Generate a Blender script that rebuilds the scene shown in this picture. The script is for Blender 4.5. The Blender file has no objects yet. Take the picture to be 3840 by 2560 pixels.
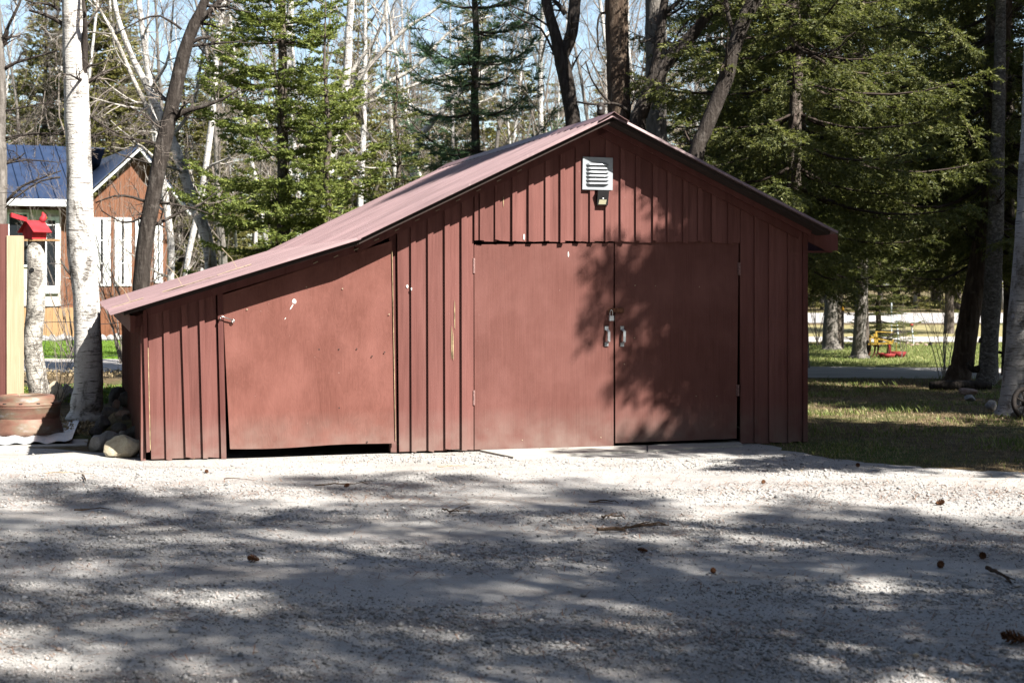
import bpy, bmesh, math, random
import numpy as np
from mathutils import Vector, Matrix, noise as mnoise

# ------------------------------------------------------------------ camera, sky, sun, exposure
F, CX, HY, CH = 6100.0, 1920.0, 1048.0, 1.6        # focal length, centre, horizon row (photo pixels), eye height (m)
scene = bpy.context.scene
col = scene.collection
cam_d = bpy.data.cameras.new('camera')
cam = bpy.data.objects.new('camera', cam_d); col.objects.link(cam)
cam.location = (0, 0, CH); cam.rotation_euler = (math.radians(90), 0, 0)
cam_d.sensor_width = 36; cam_d.lens = 36 * F / 3840.0
cam_d.shift_y = -(1280 - HY) / 3840.0
cam_d.clip_start = 0.1; cam_d.clip_end = 2000
scene.camera = cam
cam_d.dof.use_dof = True; cam_d.dof.focus_distance = 15.4; cam_d.dof.aperture_fstop = 4.5

SUN_EL, SUN_AZ = 44.0, 47.0       # elevation; azimuth from straight behind the camera towards the right
sun_to = Vector((math.sin(math.radians(SUN_AZ)) * math.cos(math.radians(SUN_EL)),
                 -math.cos(math.radians(SUN_AZ)) * math.cos(math.radians(SUN_EL)),
                 math.sin(math.radians(SUN_EL))))
w = bpy.data.worlds.new('World'); scene.world = w; w.use_nodes = True
nt = w.node_tree
bg = nt.nodes['Background']
sky = nt.nodes.new('ShaderNodeTexSky'); sky.sky_type = 'NISHITA'; sky.sun_disc = False
sky.sun_elevation = math.radians(SUN_EL)
sky.sun_rotation = math.radians(180 - SUN_AZ)
sky.air_density = 1.0; sky.dust_density = 1.0; sky.ozone_density = 1.0
nt.links.new(sky.outputs[0], bg.inputs[0]); bg.inputs[1].default_value = 0.05
sun_d = bpy.data.lights.new('sun', 'SUN'); sun_d.energy = 5.0; sun_d.angle = math.radians(0.53)
sun_d.color = (1.0, 0.95, 0.87)
sun = bpy.data.objects.new('sun', sun_d); col.objects.link(sun)
sun.rotation_euler = sun_to.to_track_quat('Z', 'Y').to_euler()
sun.location = sun_to * 60
vs = scene.view_settings
vs.view_transform = 'Standard'; vs.look = 'None'; vs.exposure = 2.1; vs.gamma = 1.0; vs.use_curve_mapping = False
scene.cycles.max_bounces = 6; scene.cycles.diffuse_bounces = 3; scene.cycles.transmission_bounces = 4
scene.cycles.transparent_max_bounces = 6

# ------------------------------------------------------------------ pixel -> place
def at(px, py, Y):
    return Vector(((px - CX) / F * Y, Y, CH + (HY - py) / F * Y))
def gnd(px, py, z=0.0):
    Y = (CH - z) * F / (py - HY)
    return Vector(((px - CX) / F * Y, Y, z))

# ------------------------------------------------------------------ helpers
def tag(o, label=None, cat=None, group=None, kind=None):
    if label: o['label'] = label
    if cat: o['category'] = cat
    if group: o['group'] = group
    if kind: o['kind'] = kind
    return o
def empty(name, loc=(0, 0, 0), rz=0.0, label=None, cat=None, group=None):
    o = bpy.data.objects.new(name, None); col.objects.link(o)
    o.location = loc; o.rotation_euler = (0, 0, rz); o.empty_display_size = 0.2
    return tag(o, label, cat, group)
def link(name, me, m=None, parent=None):
    o = bpy.data.objects.new(name, me); col.objects.link(o)
    if m is not None and len(me.materials) == 0: me.materials.append(m)
    if parent is not None: o.parent = parent
    return o
def copy_tree(o, parent=None):
    c = o.copy(); col.objects.link(c)
    if parent is not None: c.parent = parent
    for ch in list(o.children): copy_tree(ch, c)
    return c

class MB:
    def __init__(s): s.v = []; s.f = []; s.smooth = False
    def add(s, vs_, fs_):
        n = len(s.v); s.v.extend([tuple(p) for p in vs_]); s.f.extend([tuple(i + n for i in f) for f in fs_])
    def box(s, lo, hi):
        x0, y0, z0 = lo; x1, y1, z1 = hi
        s.add([(x0,y0,z0),(x1,y0,z0),(x1,y1,z0),(x0,y1,z0),(x0,y0,z1),(x1,y0,z1),(x1,y1,z1),(x0,y1,z1)],
              [(0,3,2,1),(4,5,6,7),(0,1,5,4),(1,2,6,5),(2,3,7,6),(3,0,4,7)])
    def hexa(s, p):      # 8 corners ordered like box
        s.add(p, [(0,3,2,1),(4,5,6,7),(0,1,5,4),(1,2,6,5),(2,3,7,6),(3,0,4,7)])
    def prism_y(s, poly, y0, y1):      # polygon in (x, z), extruded along y
        n = len(poly)
        a = [(p[0], y0, p[1]) for p in poly]; b = [(p[0], y1, p[1]) for p in poly]
        s.add(a + b, [tuple(range(n))] + [tuple(range(2*n-1, n-1, -1))] + [((i+1) % n, i, n+i, n+(i+1) % n) for i in range(n)])
    def bar(s, a, b, wx, wz, up=(0,0,1)):
        a = Vector(a); b = Vector(b); d = (b - a).normalized(); u = Vector(up)
        x = d.cross(u)
        if x.length < 1e-4: x = d.cross(Vector((1,0,0)))
        x.normalize(); z = x.cross(d)
        c = []
        for p in (a, b):
            for sx, sz in ((-1,-1),(1,-1),(1,1),(-1,1)): c.append(p + x*sx*wx/2 + z*sz*wz/2)
        s.add(c, [(0,1,2,3),(7,6,5,4),(0,4,5,1),(1,5,6,2),(2,6,7,3),(3,7,4,0)])
    def tube(s, pts, rads, sides=6, cap=True):
        pts = [Vector(p) for p in pts]; n = len(pts); base = len(s.v)
        x = None
        for i, p in enumerate(pts):
            d = (pts[min(i+1, n-1)] - pts[max(i-1, 0)])
            if d.length < 1e-9: d = Vector((0,0,1))
            d.normalize()
            if x is None:
                x = d.cross(Vector((0.31,0.87,0.12)))
                if x.length < 1e-3: x = d.cross(Vector((1,0,0)))
            x = (x - d * x.dot(d)).normalized(); y = d.cross(x)
            r = rads[i] if hasattr(rads, '__len__') else rads
            for k in range(sides):
                a = 2*math.pi*k/sides
                q = p + x*(math.cos(a)*r) + y*(math.sin(a)*r); s.v.append((q.x, q.y, q.z))
        for i in range(n-1):
            for k in range(sides):
                k2 = (k+1) % sides
                s.f.append((base+i*sides+k, base+i*sides+k2, base+(i+1)*sides+k2, base+(i+1)*sides+k))
        if cap:
            s.f.append(tuple(base+k for k in range(sides))[::-1]); s.f.append(tuple(base+(n-1)*sides+k for k in range(sides)))
    def lathe(s, prof, c=(0,0,0), seg=32):
        base = len(s.v); n = len(prof)
        for (r, z) in prof:
            for k in range(seg):
                a = 2*math.pi*k/seg; s.v.append((c[0]+r*math.cos(a), c[1]+r*math.sin(a), c[2]+z))
        for i in range(n-1):
            for k in range(seg):
                k2 = (k+1) % seg
                s.f.append((base+i*seg+k, base+i*seg+k2, base+(i+1)*seg+k2, base+(i+1)*seg+k))
    def mesh(s, name, smooth=False):
        me = bpy.data.meshes.new(name); me.from_pydata(s.v, [], s.f); me.update()
        if smooth:
            me.polygons.foreach_set('use_smooth', [True]*len(me.polygons))
        return me
    def build(s, name, m, parent=None, smooth=False):
        return link(name, s.mesh(name, smooth), m, parent)

def np_mesh(name, V, Q):
    """V (n,3) float array, Q (m,k) int array of k-gons"""
    me = bpy.data.meshes.new(name)
    k = Q.shape[1]
    me.vertices.add(len(V)); me.vertices.foreach_set('co', V.astype(np.float32).ravel())
    me.loops.add(Q.size); me.loops.foreach_set('vertex_index', Q.astype(np.int32).ravel())
    me.polygons.add(len(Q)); me.polygons.foreach_set('loop_start', (np.arange(len(Q))*k).astype(np.int32))
    me.polygons.foreach_set('loop_total', np.full(len(Q), k, dtype=np.int32))
    me.update(calc_edges=True); me.validate()
    return me

# ------------------------------------------------------------------ materials
def hx(r, g, b):      # sRGB 0-255 -> linear
    f = lambda c: (c/255/12.92) if c/255 <= 0.04045 else ((c/255+0.055)/1.055)**2.4
    return (f(r), f(g), f(b), 1.0)
ALB = 0.66
class Mat:
    def __init__(s, name):
        s.m = bpy.data.materials.new(name); s.m.use_nodes = True
        s.nt = s.m.node_tree; s.b = s.nt.nodes['Principled BSDF']
        s.out = s.nt.nodes['Material Output']; s._co = {}
    def N(s, t, **kw):
        n = s.nt.nodes.new(t)
        for k, v in kw.items(): setattr(n, k, v)
        return n
    def L(s, a, b): s.nt.links.new(a, b)
    def coord(s, scale=(1,1,1), kind='Object', rot=(0,0,0)):
        tc = s.N('ShaderNodeTexCoord'); mp = s.N('ShaderNodeMapping')
        mp.inputs['Scale'].default_value = scale; mp.inputs['Rotation'].default_value = rot
        s.L(tc.outputs[kind], mp.inputs[0]); return mp.outputs[0]
    def geo(s, scale=(1,1,1)):
        tc = s.N('ShaderNodeNewGeometry'); mp = s.N('ShaderNodeMapping')
        mp.inputs['Scale'].default_value = scale; s.L(tc.outputs['Position'], mp.inputs[0]); return mp.outputs[0]
    def noise(s, co, scale, detail=4, rough=0.55, dist=0.0):
        n = s.N('ShaderNodeTexNoise'); n.inputs['Scale'].default_value = scale
        n.inputs['Detail'].default_value = detail; n.inputs['Roughness'].default_value = rough
        n.inputs['Distortion'].default_value = dist
        s.L(co, n.inputs['Vector']); return n.outputs['Fac']
    def voro(s, co, scale, out='Color', feature='F1'):
        n = s.N('ShaderNodeTexVoronoi'); n.feature = feature; n.inputs['Scale'].default_value = scale
        s.L(co, n.inputs['Vector']); return n.outputs[out]
    def ramp(s, fac, stops, interp='LINEAR'):
        r = s.N('ShaderNodeValToRGB'); r.color_ramp.interpolation = interp
        e = r.color_ramp.elements
        while len(e) < len(stops): e.new(0.5)
        for i, (p, c) in enumerate(stops):
            e[i].position = p; e[i].color = c if len(c) == 4 else (*c, 1)
        s.L(fac, r.inputs[0]); return r.outputs[0]
    def mix(s, fac, a, b, mode='MIX'):
        n = s.N('ShaderNodeMix', data_type='RGBA', blend_type=mode)
        if isinstance(fac, (int, float)): n.inputs[0].default_value = fac
        else: s.L(fac, n.inputs[0])
        for i, v in ((6, a), (7, b)):
            if isinstance(v, tuple): n.inputs[i].default_value = v if len(v) == 4 else (*v, 1)
            else: s.L(v, n.inputs[i])
        return n.outputs[2]
    def math(s, op, a, b=0.5):
        n = s.N('ShaderNodeMath', operation=op)
        for i, v in ((0, a), (1, b)):
            if isinstance(v, (int, float)): n.inputs[i].default_value = v
            else: s.L(v, n.inputs[i])
        return n.outputs[0]
    def base(s, c):
        # shade deepened through colour: every base colour scaled down against a higher exposure
        c = s.mix(1.0, c, (ALB, ALB, ALB, 1), 'MULTIPLY')
        if isinstance(c, tuple): s.b.inputs['Base Color'].default_value = c if len(c) == 4 else (*c, 1)
        else: s.L(c, s.b.inputs['Base Color'])
        return s
    def set(s, rough=0.8, metal=0.0, spec=0.3):
        s.b.inputs['Roughness'].default_value = rough; s.b.inputs['Metallic'].default_value = metal
        s.b.inputs['Specular IOR Level'].default_value = spec; return s
    def bump(s, h, strength=0.3, dist=0.01):
        n = s.N('ShaderNodeBump'); n.inputs['Strength'].default_value = strength; n.inputs['Distance'].default_value = dist
        s.L(h, n.inputs['Height']); s.L(n.outputs[0], s.b.inputs['Normal']); return s
    def objrand(s): return s.N('ShaderNodeObjectInfo').outputs['Random']
    def island(s): return s.N('ShaderNodeNewGeometry').outputs['Random Per Island']
    def zpos(s):
        sx = s.N('ShaderNodeSeparateXYZ'); g = s.N('ShaderNodeNewGeometry'); s.L(g.outputs['Position'], sx.inputs[0]); return sx.outputs[2]
    def rng(s, v, a, b, c=0.0, d=1.0):
        n = s.N('ShaderNodeMapRange'); s.L(v, n.inputs[0])
        for i, x in enumerate((a, b, c, d)): n.inputs[1+i].default_value = x
        return n.outputs[0]
    def translucent(s, colr, amt):
        t = s.N('ShaderNodeBsdfTranslucent'); mx = s.N('ShaderNodeMixShader'); mx.inputs[0].default_value = amt
        if isinstance(colr, tuple): t.inputs[0].default_value = colr
        else: s.L(colr, t.inputs[0])
        s.L(s.b.outputs[0], mx.inputs[1]); s.L(t.outputs[0], mx.inputs[2]); s.L(mx.outputs[0], s.out.inputs[0]); return s

MAT = {}
def plain(name, c, rough=0.8, metal=0.0, spec=0.3, var=0.15, scale=20):
    a = Mat(name); co = a.coord()
    n = a.noise(co, scale)
    c = tuple(c[:3])
    lo = tuple(x*(1-var) for x in c); hi = tuple(min(1, x*(1+var)) for x in c)
    a.base(a.ramp(n, [(0.3, lo), (0.7, hi)])).set(rough, metal, spec)
    MAT[name] = a.m; return a.m

def red_paint(name, lo, hi, flat=0, swirl=False):
    a = Mat(name); co = a.coord()
    big = a.noise(co, 1.7, 3)
    if swirl:
        st = a.coord((9, 9, 0.9)); g = a.noise(st, 5.0, 6, 0.6, 1.4)
        warp = a.noise(a.coord((2.2, 2.2, 0.55)), 2.4, 3, 0.5, 2.2)
        bands = a.math('FRACT', a.math('MULTIPLY', warp, 9.0))
        g2 = a.math('ADD', a.math('MULTIPLY', g, 0.75), a.math('MULTIPLY', bands, 0.22))
    else:
        st = a.coord((14, 14, 0.5)); g2 = a.noise(st, 6.0, 6, 0.62, 0.4)
    c = a.ramp(g2, [(0.25, lo), (0.75, hi)])
    c = a.mix(a.rng(big, 0.35, 0.7, 0, 0.35), c, tuple(x*1.18+0.006 for x in hi[:3]))
    r = a.objrand()
    c = a.mix(a.rng(r, 0, 1, 0.0, 0.34), c, tuple(x*0.62 for x in lo[:3]))
    # weathered specks and splashed grey dust low down
    fade = a.noise(a.coord((5, 5, 0.35) if flat == 0 else (1.5, 1.5, 1.1)), 1.6, 4, 0.6); c = a.mix(a.rng(fade, 0.42, 0.72, 0, 0.45), c, tuple(x*1.25+0.02 for x in hi[:3]))
    stain = a.noise(a.coord((11, 11, 0.6) if flat == 0 else (2.5, 2.5, 1.4)), 1.3, 5, 0.65); c = a.mix(a.rng(stain, 0.56, 0.74, 0, 0.5 if flat == 0 else 0.22), c, tuple(x*0.55 for x in lo[:3]))
    sp = a.noise(co, 55, 2); c = a.mix(a.rng(sp, 0.74, 0.80, 0, 0.5), c, (0.42, 0.33, 0.30))
    dust = a.math('MULTIPLY', a.rng(a.zpos(), 0.42, 0.0, 0, 1), a.rng(a.noise(co, 5, 5), 0.3, 0.75, 0.15, 1.0))
    c = a.mix(a.math('MULTIPLY', dust, 0.75), c, (0.25, 0.20, 0.175))
    a.base(c).set(0.75, 0, 0.12).bump(a.math('ADD', g2, a.math('MULTIPLY', sp, 0.3)), 0.35, 0.004)
    MAT[name] = a.m; return a.m
red_paint('siding', (0.122, 0.047, 0.040), (0.190, 0.078, 0.067))
red_paint('ply', (0.125, 0.046, 0.035), (0.200, 0.078, 0.062), 1, swirl=True)
red_paint('doorpaint', (0.110, 0.043, 0.035), (0.155, 0.063, 0.053), 1)
red_paint('trim', (0.10, 0.036, 0.031), (0.14, 0.05, 0.044))

a = Mat('roofmetal'); co = a.coord()
n = a.noise(a.coord((0.35, 7, 0.35)), 3, 5)
c = a.ramp(n, [(0.3, (0.130, 0.078, 0.082)), (0.7, (0.255, 0.162, 0.168))])  # streaks down the slope paint in the lit stripes of the ribs
c = a.mix(a.rng(a.noise(co, 30, 3), 0.62, 0.8, 0, 0.4), c, (0.45, 0.34, 0.33))
a.base(c).set(0.45, 0.0, 0.45); MAT['roofmetal'] = a.m
plain('ridgemetal', (0.16, 0.085, 0.085), 0.5, 0, 0.5)
plain('deck', (0.028, 0.018, 0.015), 0.9)
plain('galv', (0.44, 0.47, 0.50), 0.42, 0.75, 0.5, 0.12, 9)
plain('alu', (0.36, 0.39, 0.42), 0.5, 0.35, 0.5, 0.08, 6)
plain('chrome', (0.62, 0.62, 0.62), 0.25, 0.95, 0.5, 0.05)
plain('blackplastic', (0.012, 0.012, 0.013), 0.5, 0, 0.4)
plain('hingepaint', (0.24, 0.14, 0.13), 0.7, 0.1, 0.3, 0.5, 60)
plain('lens', (0.42, 0.40, 0.27), 0.35, 0, 0.5, 0.05)
plain('rust', (0.10, 0.042, 0.024), 0.9, 0.1, 0.2, 0.4, 40)
plain('darkiron', (0.035, 0.028, 0.025), 0.75, 0.3, 0.3, 0.4, 30)
plain('rawedge', (0.38, 0.29, 0.17), 0.85, 0, 0.2, 0.5, 14)
plain('dropping', (0.75, 0.74, 0.70), 0.9)
plain('white', (0.74, 0.75, 0.76), 0.6, 0, 0.3, 0.06)
plain('cream', (0.55, 0.50, 0.43), 0.7)
plain('curtain', (0.72, 0.73, 0.72), 0.9, 0, 0.1, 0.12, 8)
plain('redpaint', (0.36, 0.020, 0.028), 0.7, 0, 0.25, 0.4, 9)
plain('redplastic', (0.55, 0.02, 0.02), 0.4, 0, 0.5)
plain('yellowpaint', (0.34, 0.22, 0.035), 0.7, 0.1, 0.2, 0.6, 9)
plain('shieldred', (0.20, 0.022, 0.022), 0.7, 0.1, 0.2, 0.45, 9)
plain('orangeplastic', (0.75, 0.36, 0.01), 0.5, 0, 0.4)
plain('steelpost', (0.55, 0.60, 0.62), 0.5, 0.4, 0.4)
plain('fencewire', (0.035, 0.04, 0.045), 0.6, 0.4)
plain('cone', (0.12, 0.055, 0.028), 0.95, 0, 0.1, 0.4, 60)
plain('deadtwig', (0.085, 0.058, 0.040), 0.95, 0, 0.1, 0.4, 60)
plain('paletwig', (0.34, 0.27, 0.19), 0.95, 0, 0.1, 0.3, 60)

a = Mat('glass'); a.base((0.015, 0.018, 0.022)).set(0.06, 0, 0.6); MAT['glass'] = a.m
a = Mat('blueroof'); n = a.noise(a.coord(), 3, 4)
a.base(a.ramp(n, [(0.3, (0.016, 0.030, 0.068)), (0.7, (0.028, 0.046, 0.095))])).set(0.38, 0, 0.5); MAT['blueroof'] = a.m
a = Mat('logwall'); g = a.noise(a.coord((16, 16, 0.7)), 4, 6, 0.6, 0.5)
c = a.ramp(g, [(0.3, (0.11, 0.042, 0.018)), (0.7, (0.22, 0.085, 0.037))])
c = a.mix(a.rng(a.objrand(), 0, 1, 0, 0.35), c, (0.15, 0.05, 0.02))
a.base(c).set(0.6).bump(g, 0.3, 0.005); MAT['logwall'] = a.m
a = Mat('fencewood'); g = a.noise(a.coord((18, 18, 0.6)), 4, 6, 0.6, 0.5)
a.base(a.ramp(g, [(0.3, (0.26, 0.15, 0.07)), (0.7, (0.42, 0.26, 0.13))])).set(0.75).bump(g, 0.3, 0.005); MAT['fencewood'] = a.m
a = Mat('newwood'); g = a.noise(a.coord((22, 22, 0.55)), 3.2, 6, 0.6, 1.2)
a.base(a.ramp(g, [(0.3, (0.44, 0.315, 0.195)), (0.72, (0.60, 0.465, 0.32))])).set(0.7).bump(g, 0.25, 0.004); MAT['newwood'] = a.m
a = Mat('sillplank'); g = a.noise(a.coord((0.8, 14, 14)), 4, 6)
a.base(a.ramp(g, [(0.25, (0.30, 0.285, 0.26)), (0.75, (0.48, 0.465, 0.43))])).set(0.85).bump(g, 0.3, 0.004); MAT['sillplank'] = a.m
a = Mat('rustrim'); co = a.coord()
n1 = a.noise(a.coord((1, 1, 3)), 3.2, 6, 0.6); n2 = a.noise(co, 14, 5)
c = a.ramp(n1, [(0.28, (0.11, 0.050, 0.034)), (0.46, (0.19, 0.095, 0.068)), (0.58, (0.17, 0.125, 0.085)), (0.72, (0.32, 0.29, 0.30))])
c = a.mix(a.rng(n2, 0.5, 0.75, 0, 0.45), c, (0.13, 0.06, 0.04))
a.base(c).set(0.6, 0.15, 0.35).bump(n2, 0.25, 0.006); MAT['rustrim'] = a.m
a = Mat('sheetmetal'); n = a.noise(a.coord((1, 1, 1)), 4, 5)
c = a.ramp(n, [(0.3, (0.52, 0.55, 0.58)), (0.7, (0.70, 0.72, 0.74))])
c = a.mix(a.rng(a.noise(a.coord(), 18, 4), 0.6, 0.75, 0, 0.5), c, (0.36, 0.27, 0.2))
a.base(c).set(0.5, 0.25, 0.45); MAT['sheetmetal'] = a.m

def stone(name, c1, c2, c3):
    a = Mat(name); co = a.coord()
    n1 = a.noise(co, 9, 6, 0.65); n2 = a.noise(co, 90, 3)
    c = a.ramp(n1, [(0.3, c1), (0.55, c2), (0.75, c3)])
    c = a.mix(a.rng(n2, 0.4, 0.75, 0.0, 0.35), c, tuple(x*0.45 for x in c1))
    a.base(c).set(0.9, 0, 0.2).bump(a.math('ADD', n1, a.math('MULTIPLY', n2, 0.4)), 0.5, 0.02); MAT[name] = a.m
stone('stone_tan', (0.44, 0.37, 0.26), (0.64, 0.57, 0.43), (0.74, 0.70, 0.58))
stone('stone_grey', (0.22, 0.21, 0.20), (0.34, 0.33, 0.32), (0.46, 0.45, 0.44))
stone('stone_dark', (0.06, 0.058, 0.06), (0.12, 0.11, 0.105), (0.19, 0.17, 0.155))
stone('stone_pink', (0.22, 0.15, 0.12), (0.33, 0.24, 0.20), (0.42, 0.35, 0.31))
stone('stone_black', (0.004, 0.004, 0.004), (0.008, 0.008, 0.008), (0.012, 0.012, 0.012))

# --- ground
a = Mat('gravel'); co = a.geo()
v1 = a.voro(co, 85); v2 = a.voro(co, 190)
bw1 = a.N('ShaderNodeRGBToBW'); a.L(v1, bw1.inputs[0]); bw2 = a.N('ShaderNodeRGBToBW'); a.L(v2, bw2.inputs[0])
c = a.ramp(bw1.outputs[0], [(0.08, (0.24, 0.232, 0.226)), (0.45, (0.36, 0.348, 0.335)), (0.8, (0.46, 0.446, 0.432))])
c2 = a.ramp(bw2.outputs[0], [(0.1, (0.25, 0.242, 0.235)), (0.5, (0.365, 0.352, 0.34)), (0.9, (0.475, 0.46, 0.447))])
c = a.mix(0.55, c, c2)
track = a.noise(a.geo((0.22, 0.9, 1)), 1.0, 3)
c = a.mix(a.rng(track, 0.42, 0.62, 0, 0.75), c, (0.405, 0.392, 0.37))
dirt = a.noise(a.geo((0.5, 1.3, 1)), 1.6, 6, 0.6)
c = a.mix(a.rng(dirt, 0.50, 0.70, 0, 0.6), c, (0.21, 0.175, 0.15))
h = a.voro(co, 85, 'Distance')
a.base(c).set(0.95, 0, 0.15).bump(a.math('ADD', h, a.math('MULTIPLY', a.noise(co, 260, 2), 0.4)), 0.5, 0.010); MAT['gravel'] = a.m
a = Mat('pebble'); r = a.island()
c = a.ramp(r, [(0.0, (0.19, 0.19, 0.19)), (0.18, (0.27, 0.265, 0.262)), (0.5, (0.36, 0.35, 0.342)), (0.8, (0.45, 0.438, 0.43)), (0.95, (0.42, 0.365, 0.335)), (1.0, (0.60, 0.585, 0.57))])
a.base(c).set(0.9, 0, 0.2); MAT['pebble'] = a.m
a = Mat('ground'); co = a.geo()
n1 = a.noise(co, 0.5, 5, 0.6); n2 = a.noise(co, 6, 6, 0.65); n3 = a.noise(co, 60, 3)
g = a.ramp(n2, [(0.3, (0.045, 0.060, 0.018)), (0.5, (0.085, 0.115, 0.030)), (0.72, (0.16, 0.16, 0.06))])
b = a.ramp(n2, [(0.3, (0.07, 0.05, 0.030)), (0.55, (0.17, 0.125, 0.07)), (0.75, (0.29, 0.22, 0.14))])
c = a.mix(a.rng(n1, 0.36, 0.50), g, b)
c = a.mix(a.rng(n3, 0.55, 0.8, 0, 0.5), c, (0.05, 0.04, 0.02))
a.base(c).set(0.95, 0, 0.1).bump(a.math('ADD', n2, n3), 0.8, 0.04); MAT['ground'] = a.m
def lawnmat(name, c1, c2, c3):
    a = Mat(name); co = a.geo()
    n2 = a.noise(co, 2.0, 6, 0.7); n3 = a.noise(co, 30, 3)
    c = a.ramp(n2, [(0.3, c1), (0.55, c2), (0.75, c3)])
    c = a.mix(a.rng(n3, 0.5, 0.8, 0, 0.4), c, tuple(x*0.5 for x in c1))
    a.base(c).set(0.95, 0, 0.1).bump(n3, 0.8, 0.05); MAT[name] = a.m
lawnmat('lawn_green', (0.085, 0.17, 0.012), (0.13, 0.25, 0.02), (0.20, 0.30, 0.035))
lawnmat('lawn_mixed', (0.10, 0.125, 0.035), (0.17, 0.19, 0.065), (0.28, 0.25, 0.12))
lawnmat('verge_dry', (0.22, 0.20, 0.09), (0.32, 0.28, 0.14), (0.42, 0.36, 0.20))
a = Mat('lane'); n = a.noise(a.geo((0.4, 2, 1)), 2.2, 6)
a.base(a.ramp(n, [(0.3, (0.34, 0.32, 0.30)), (0.7, (0.50, 0.47, 0.44))])).set(0.95, 0, 0.1); MAT['lane'] = a.m
a = Mat('roadmat'); n = a.noise(a.geo((0.1, 2, 1)), 1.4, 5)
a.base(a.ramp(n, [(0.3, (0.36, 0.34, 0.33)), (0.7, (0.44, 0.42, 0.40))])).set(0.9, 0, 0.1); MAT['roadmat'] = a.m

ALB = 0.80
def leafmat(name, stops, tr=0.22, trc=(0.16, 0.24, 0.03, 1), nscale=1.3):
    a = Mat(name); r = a.island(); n = a.noise(a.geo(), nscale, 3)
    f = a.math('ADD', a.math('MULTIPLY', r, 0.55), a.math('MULTIPLY', n, 0.5))
    c = a.ramp(f, stops); a.base(c).set(0.6, 0, 0.25)
    a.translucent(a.mix(0.5, c, trc), tr); MAT[name] = a.m
leafmat('fir', [(0.2, (0.052, 0.078, 0.020)), (0.5, (0.130, 0.165, 0.040)), (0.85, (0.245, 0.265, 0.072))], 0.30, (0.30, 0.36, 0.06, 1))
leafmat('spruce', [(0.2, (0.036, 0.047, 0.017)), (0.5, (0.076, 0.088, 0.027)), (0.85, (0.160, 0.158, 0.050))], 0.28, (0.24, 0.28, 0.05, 1))
leafmat('pine', [(0.2, (0.026, 0.055, 0.032)), (0.5, (0.050, 0.095, 0.050)), (0.85, (0.095, 0.150, 0.062))], 0.22, (0.10, 0.20, 0.05, 1))
leafmat('cedar', [(0.2, (0.085, 0.088, 0.030)), (0.5, (0.160, 0.155, 0.050)), (0.85, (0.260, 0.235, 0.085))], 0.3, (0.3, 0.3, 0.07, 1))
leafmat('grassblade', [(0.2, (0.050, 0.080, 0.016)), (0.45, (0.110, 0.150, 0.032)), (0.65, (0.185, 0.215, 0.060)), (0.9, (0.36, 0.30, 0.15))], 0.28, (0.24, 0.30, 0.06, 1), 0.8)
leafmat('lawnblade', [(0.2, (0.06, 0.12, 0.012)), (0.5, (0.12, 0.21, 0.022)), (0.85, (0.19, 0.27, 0.04))], 0.3, (0.2, 0.35, 0.03, 1), 0.8)
leafmat('drygrass', [(0.2, (0.10, 0.07, 0.04)), (0.5, (0.24, 0.18, 0.10)), (0.9, (0.42, 0.34, 0.20))], 0.15, (0.4, 0.3, 0.15, 1), 0.8)
leafmat('needlelitter', [(0.2, (0.07, 0.035, 0.02)), (0.5, (0.15, 0.07, 0.035)), (0.9, (0.26, 0.15, 0.08))], 0.0)
leafmat('groundleaf', [(0.2, (0.04, 0.08, 0.015)), (0.6, (0.11, 0.17, 0.03)), (0.9, (0.30, 0.28, 0.05))], 0.25)

ALB = 0.72
def barkmat(name, c1, c2, c3, vs_=(9, 9, 1.6), strength=0.9):
    a = Mat(name); n = a.noise(a.coord(vs_), 2.2, 7, 0.65, 0.6); n2 = a.noise(a.coord(), 26, 4)
    c = a.ramp(n, [(0.3, c1), (0.52, c2), (0.75, c3)])
    lich = a.noise(a.coord(), 7, 5); c = a.mix(a.rng(lich, 0.6, 0.75, 0, 0.45), c, tuple(x*1.5+0.02 for x in c3))
    a.base(c).set(0.95, 0, 0.15).bump(a.math('ADD', n, a.math('MULTIPLY', n2, 0.35)), strength, 0.035); MAT[name] = a.m
barkmat('bark_dark', (0.018, 0.014, 0.012), (0.045, 0.037, 0.032), (0.10, 0.088, 0.078))
barkmat('bark_brown', (0.035, 0.022, 0.015), (0.085, 0.060, 0.043), (0.17, 0.135, 0.105))
barkmat('bark_grey', (0.07, 0.062, 0.055), (0.16, 0.145, 0.13), (0.27, 0.25, 0.23))
barkmat('bark_spruce', (0.04, 0.03, 0.024), (0.10, 0.082, 0.068), (0.20, 0.175, 0.15), (10, 10, 5))
barkmat('bark_flaky', (0.04, 0.036, 0.032), (0.14, 0.13, 0.12), (0.34, 0.33, 0.31), (9, 9, 14))
def birchmat(name, white=(0.66, 0.64, 0.61), dark=0.5):
    a = Mat(name); co = a.coord()
    st = a.noise(a.coord((2.2, 2.2, 26)), 2.6, 5, 0.6, 0.3); pt = a.noise(a.coord((1.6, 1.6, 0.9)), 3.4, 6, 0.7, 0.4); fl = a.noise(a.coord((1, 1, 2.5)), 17, 5, 0.7)
    c = a.ramp(fl, [(0.3, tuple(x*0.80 for x in white)), (0.7, white)])
    c = a.mix(a.rng(st, 0.57, 0.62, 0, 0.9), c, (0.10, 0.085, 0.075))
    pm = a.math('MULTIPLY', a.rng(pt, dark, dark+0.10, 0, 1), a.rng(fl, 0.36, 0.56, 0, 1))
    c = a.mix(pm, c, (0.13, 0.115, 0.10))
    a.base(c).set(0.75, 0, 0.25).bump(a.math('ADD', a.math('MULTIPLY', st, 0.5), a.math('ADD', fl, pm)), 0.7, 0.02); MAT[name] = a.m
birchmat('birch', (0.60, 0.58, 0.55), 0.51)
birchmat('birch_old', (0.52, 0.49, 0.44), 0.47)
birchmat('birch_grey', (0.42, 0.40, 0.39), 0.50)
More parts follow.
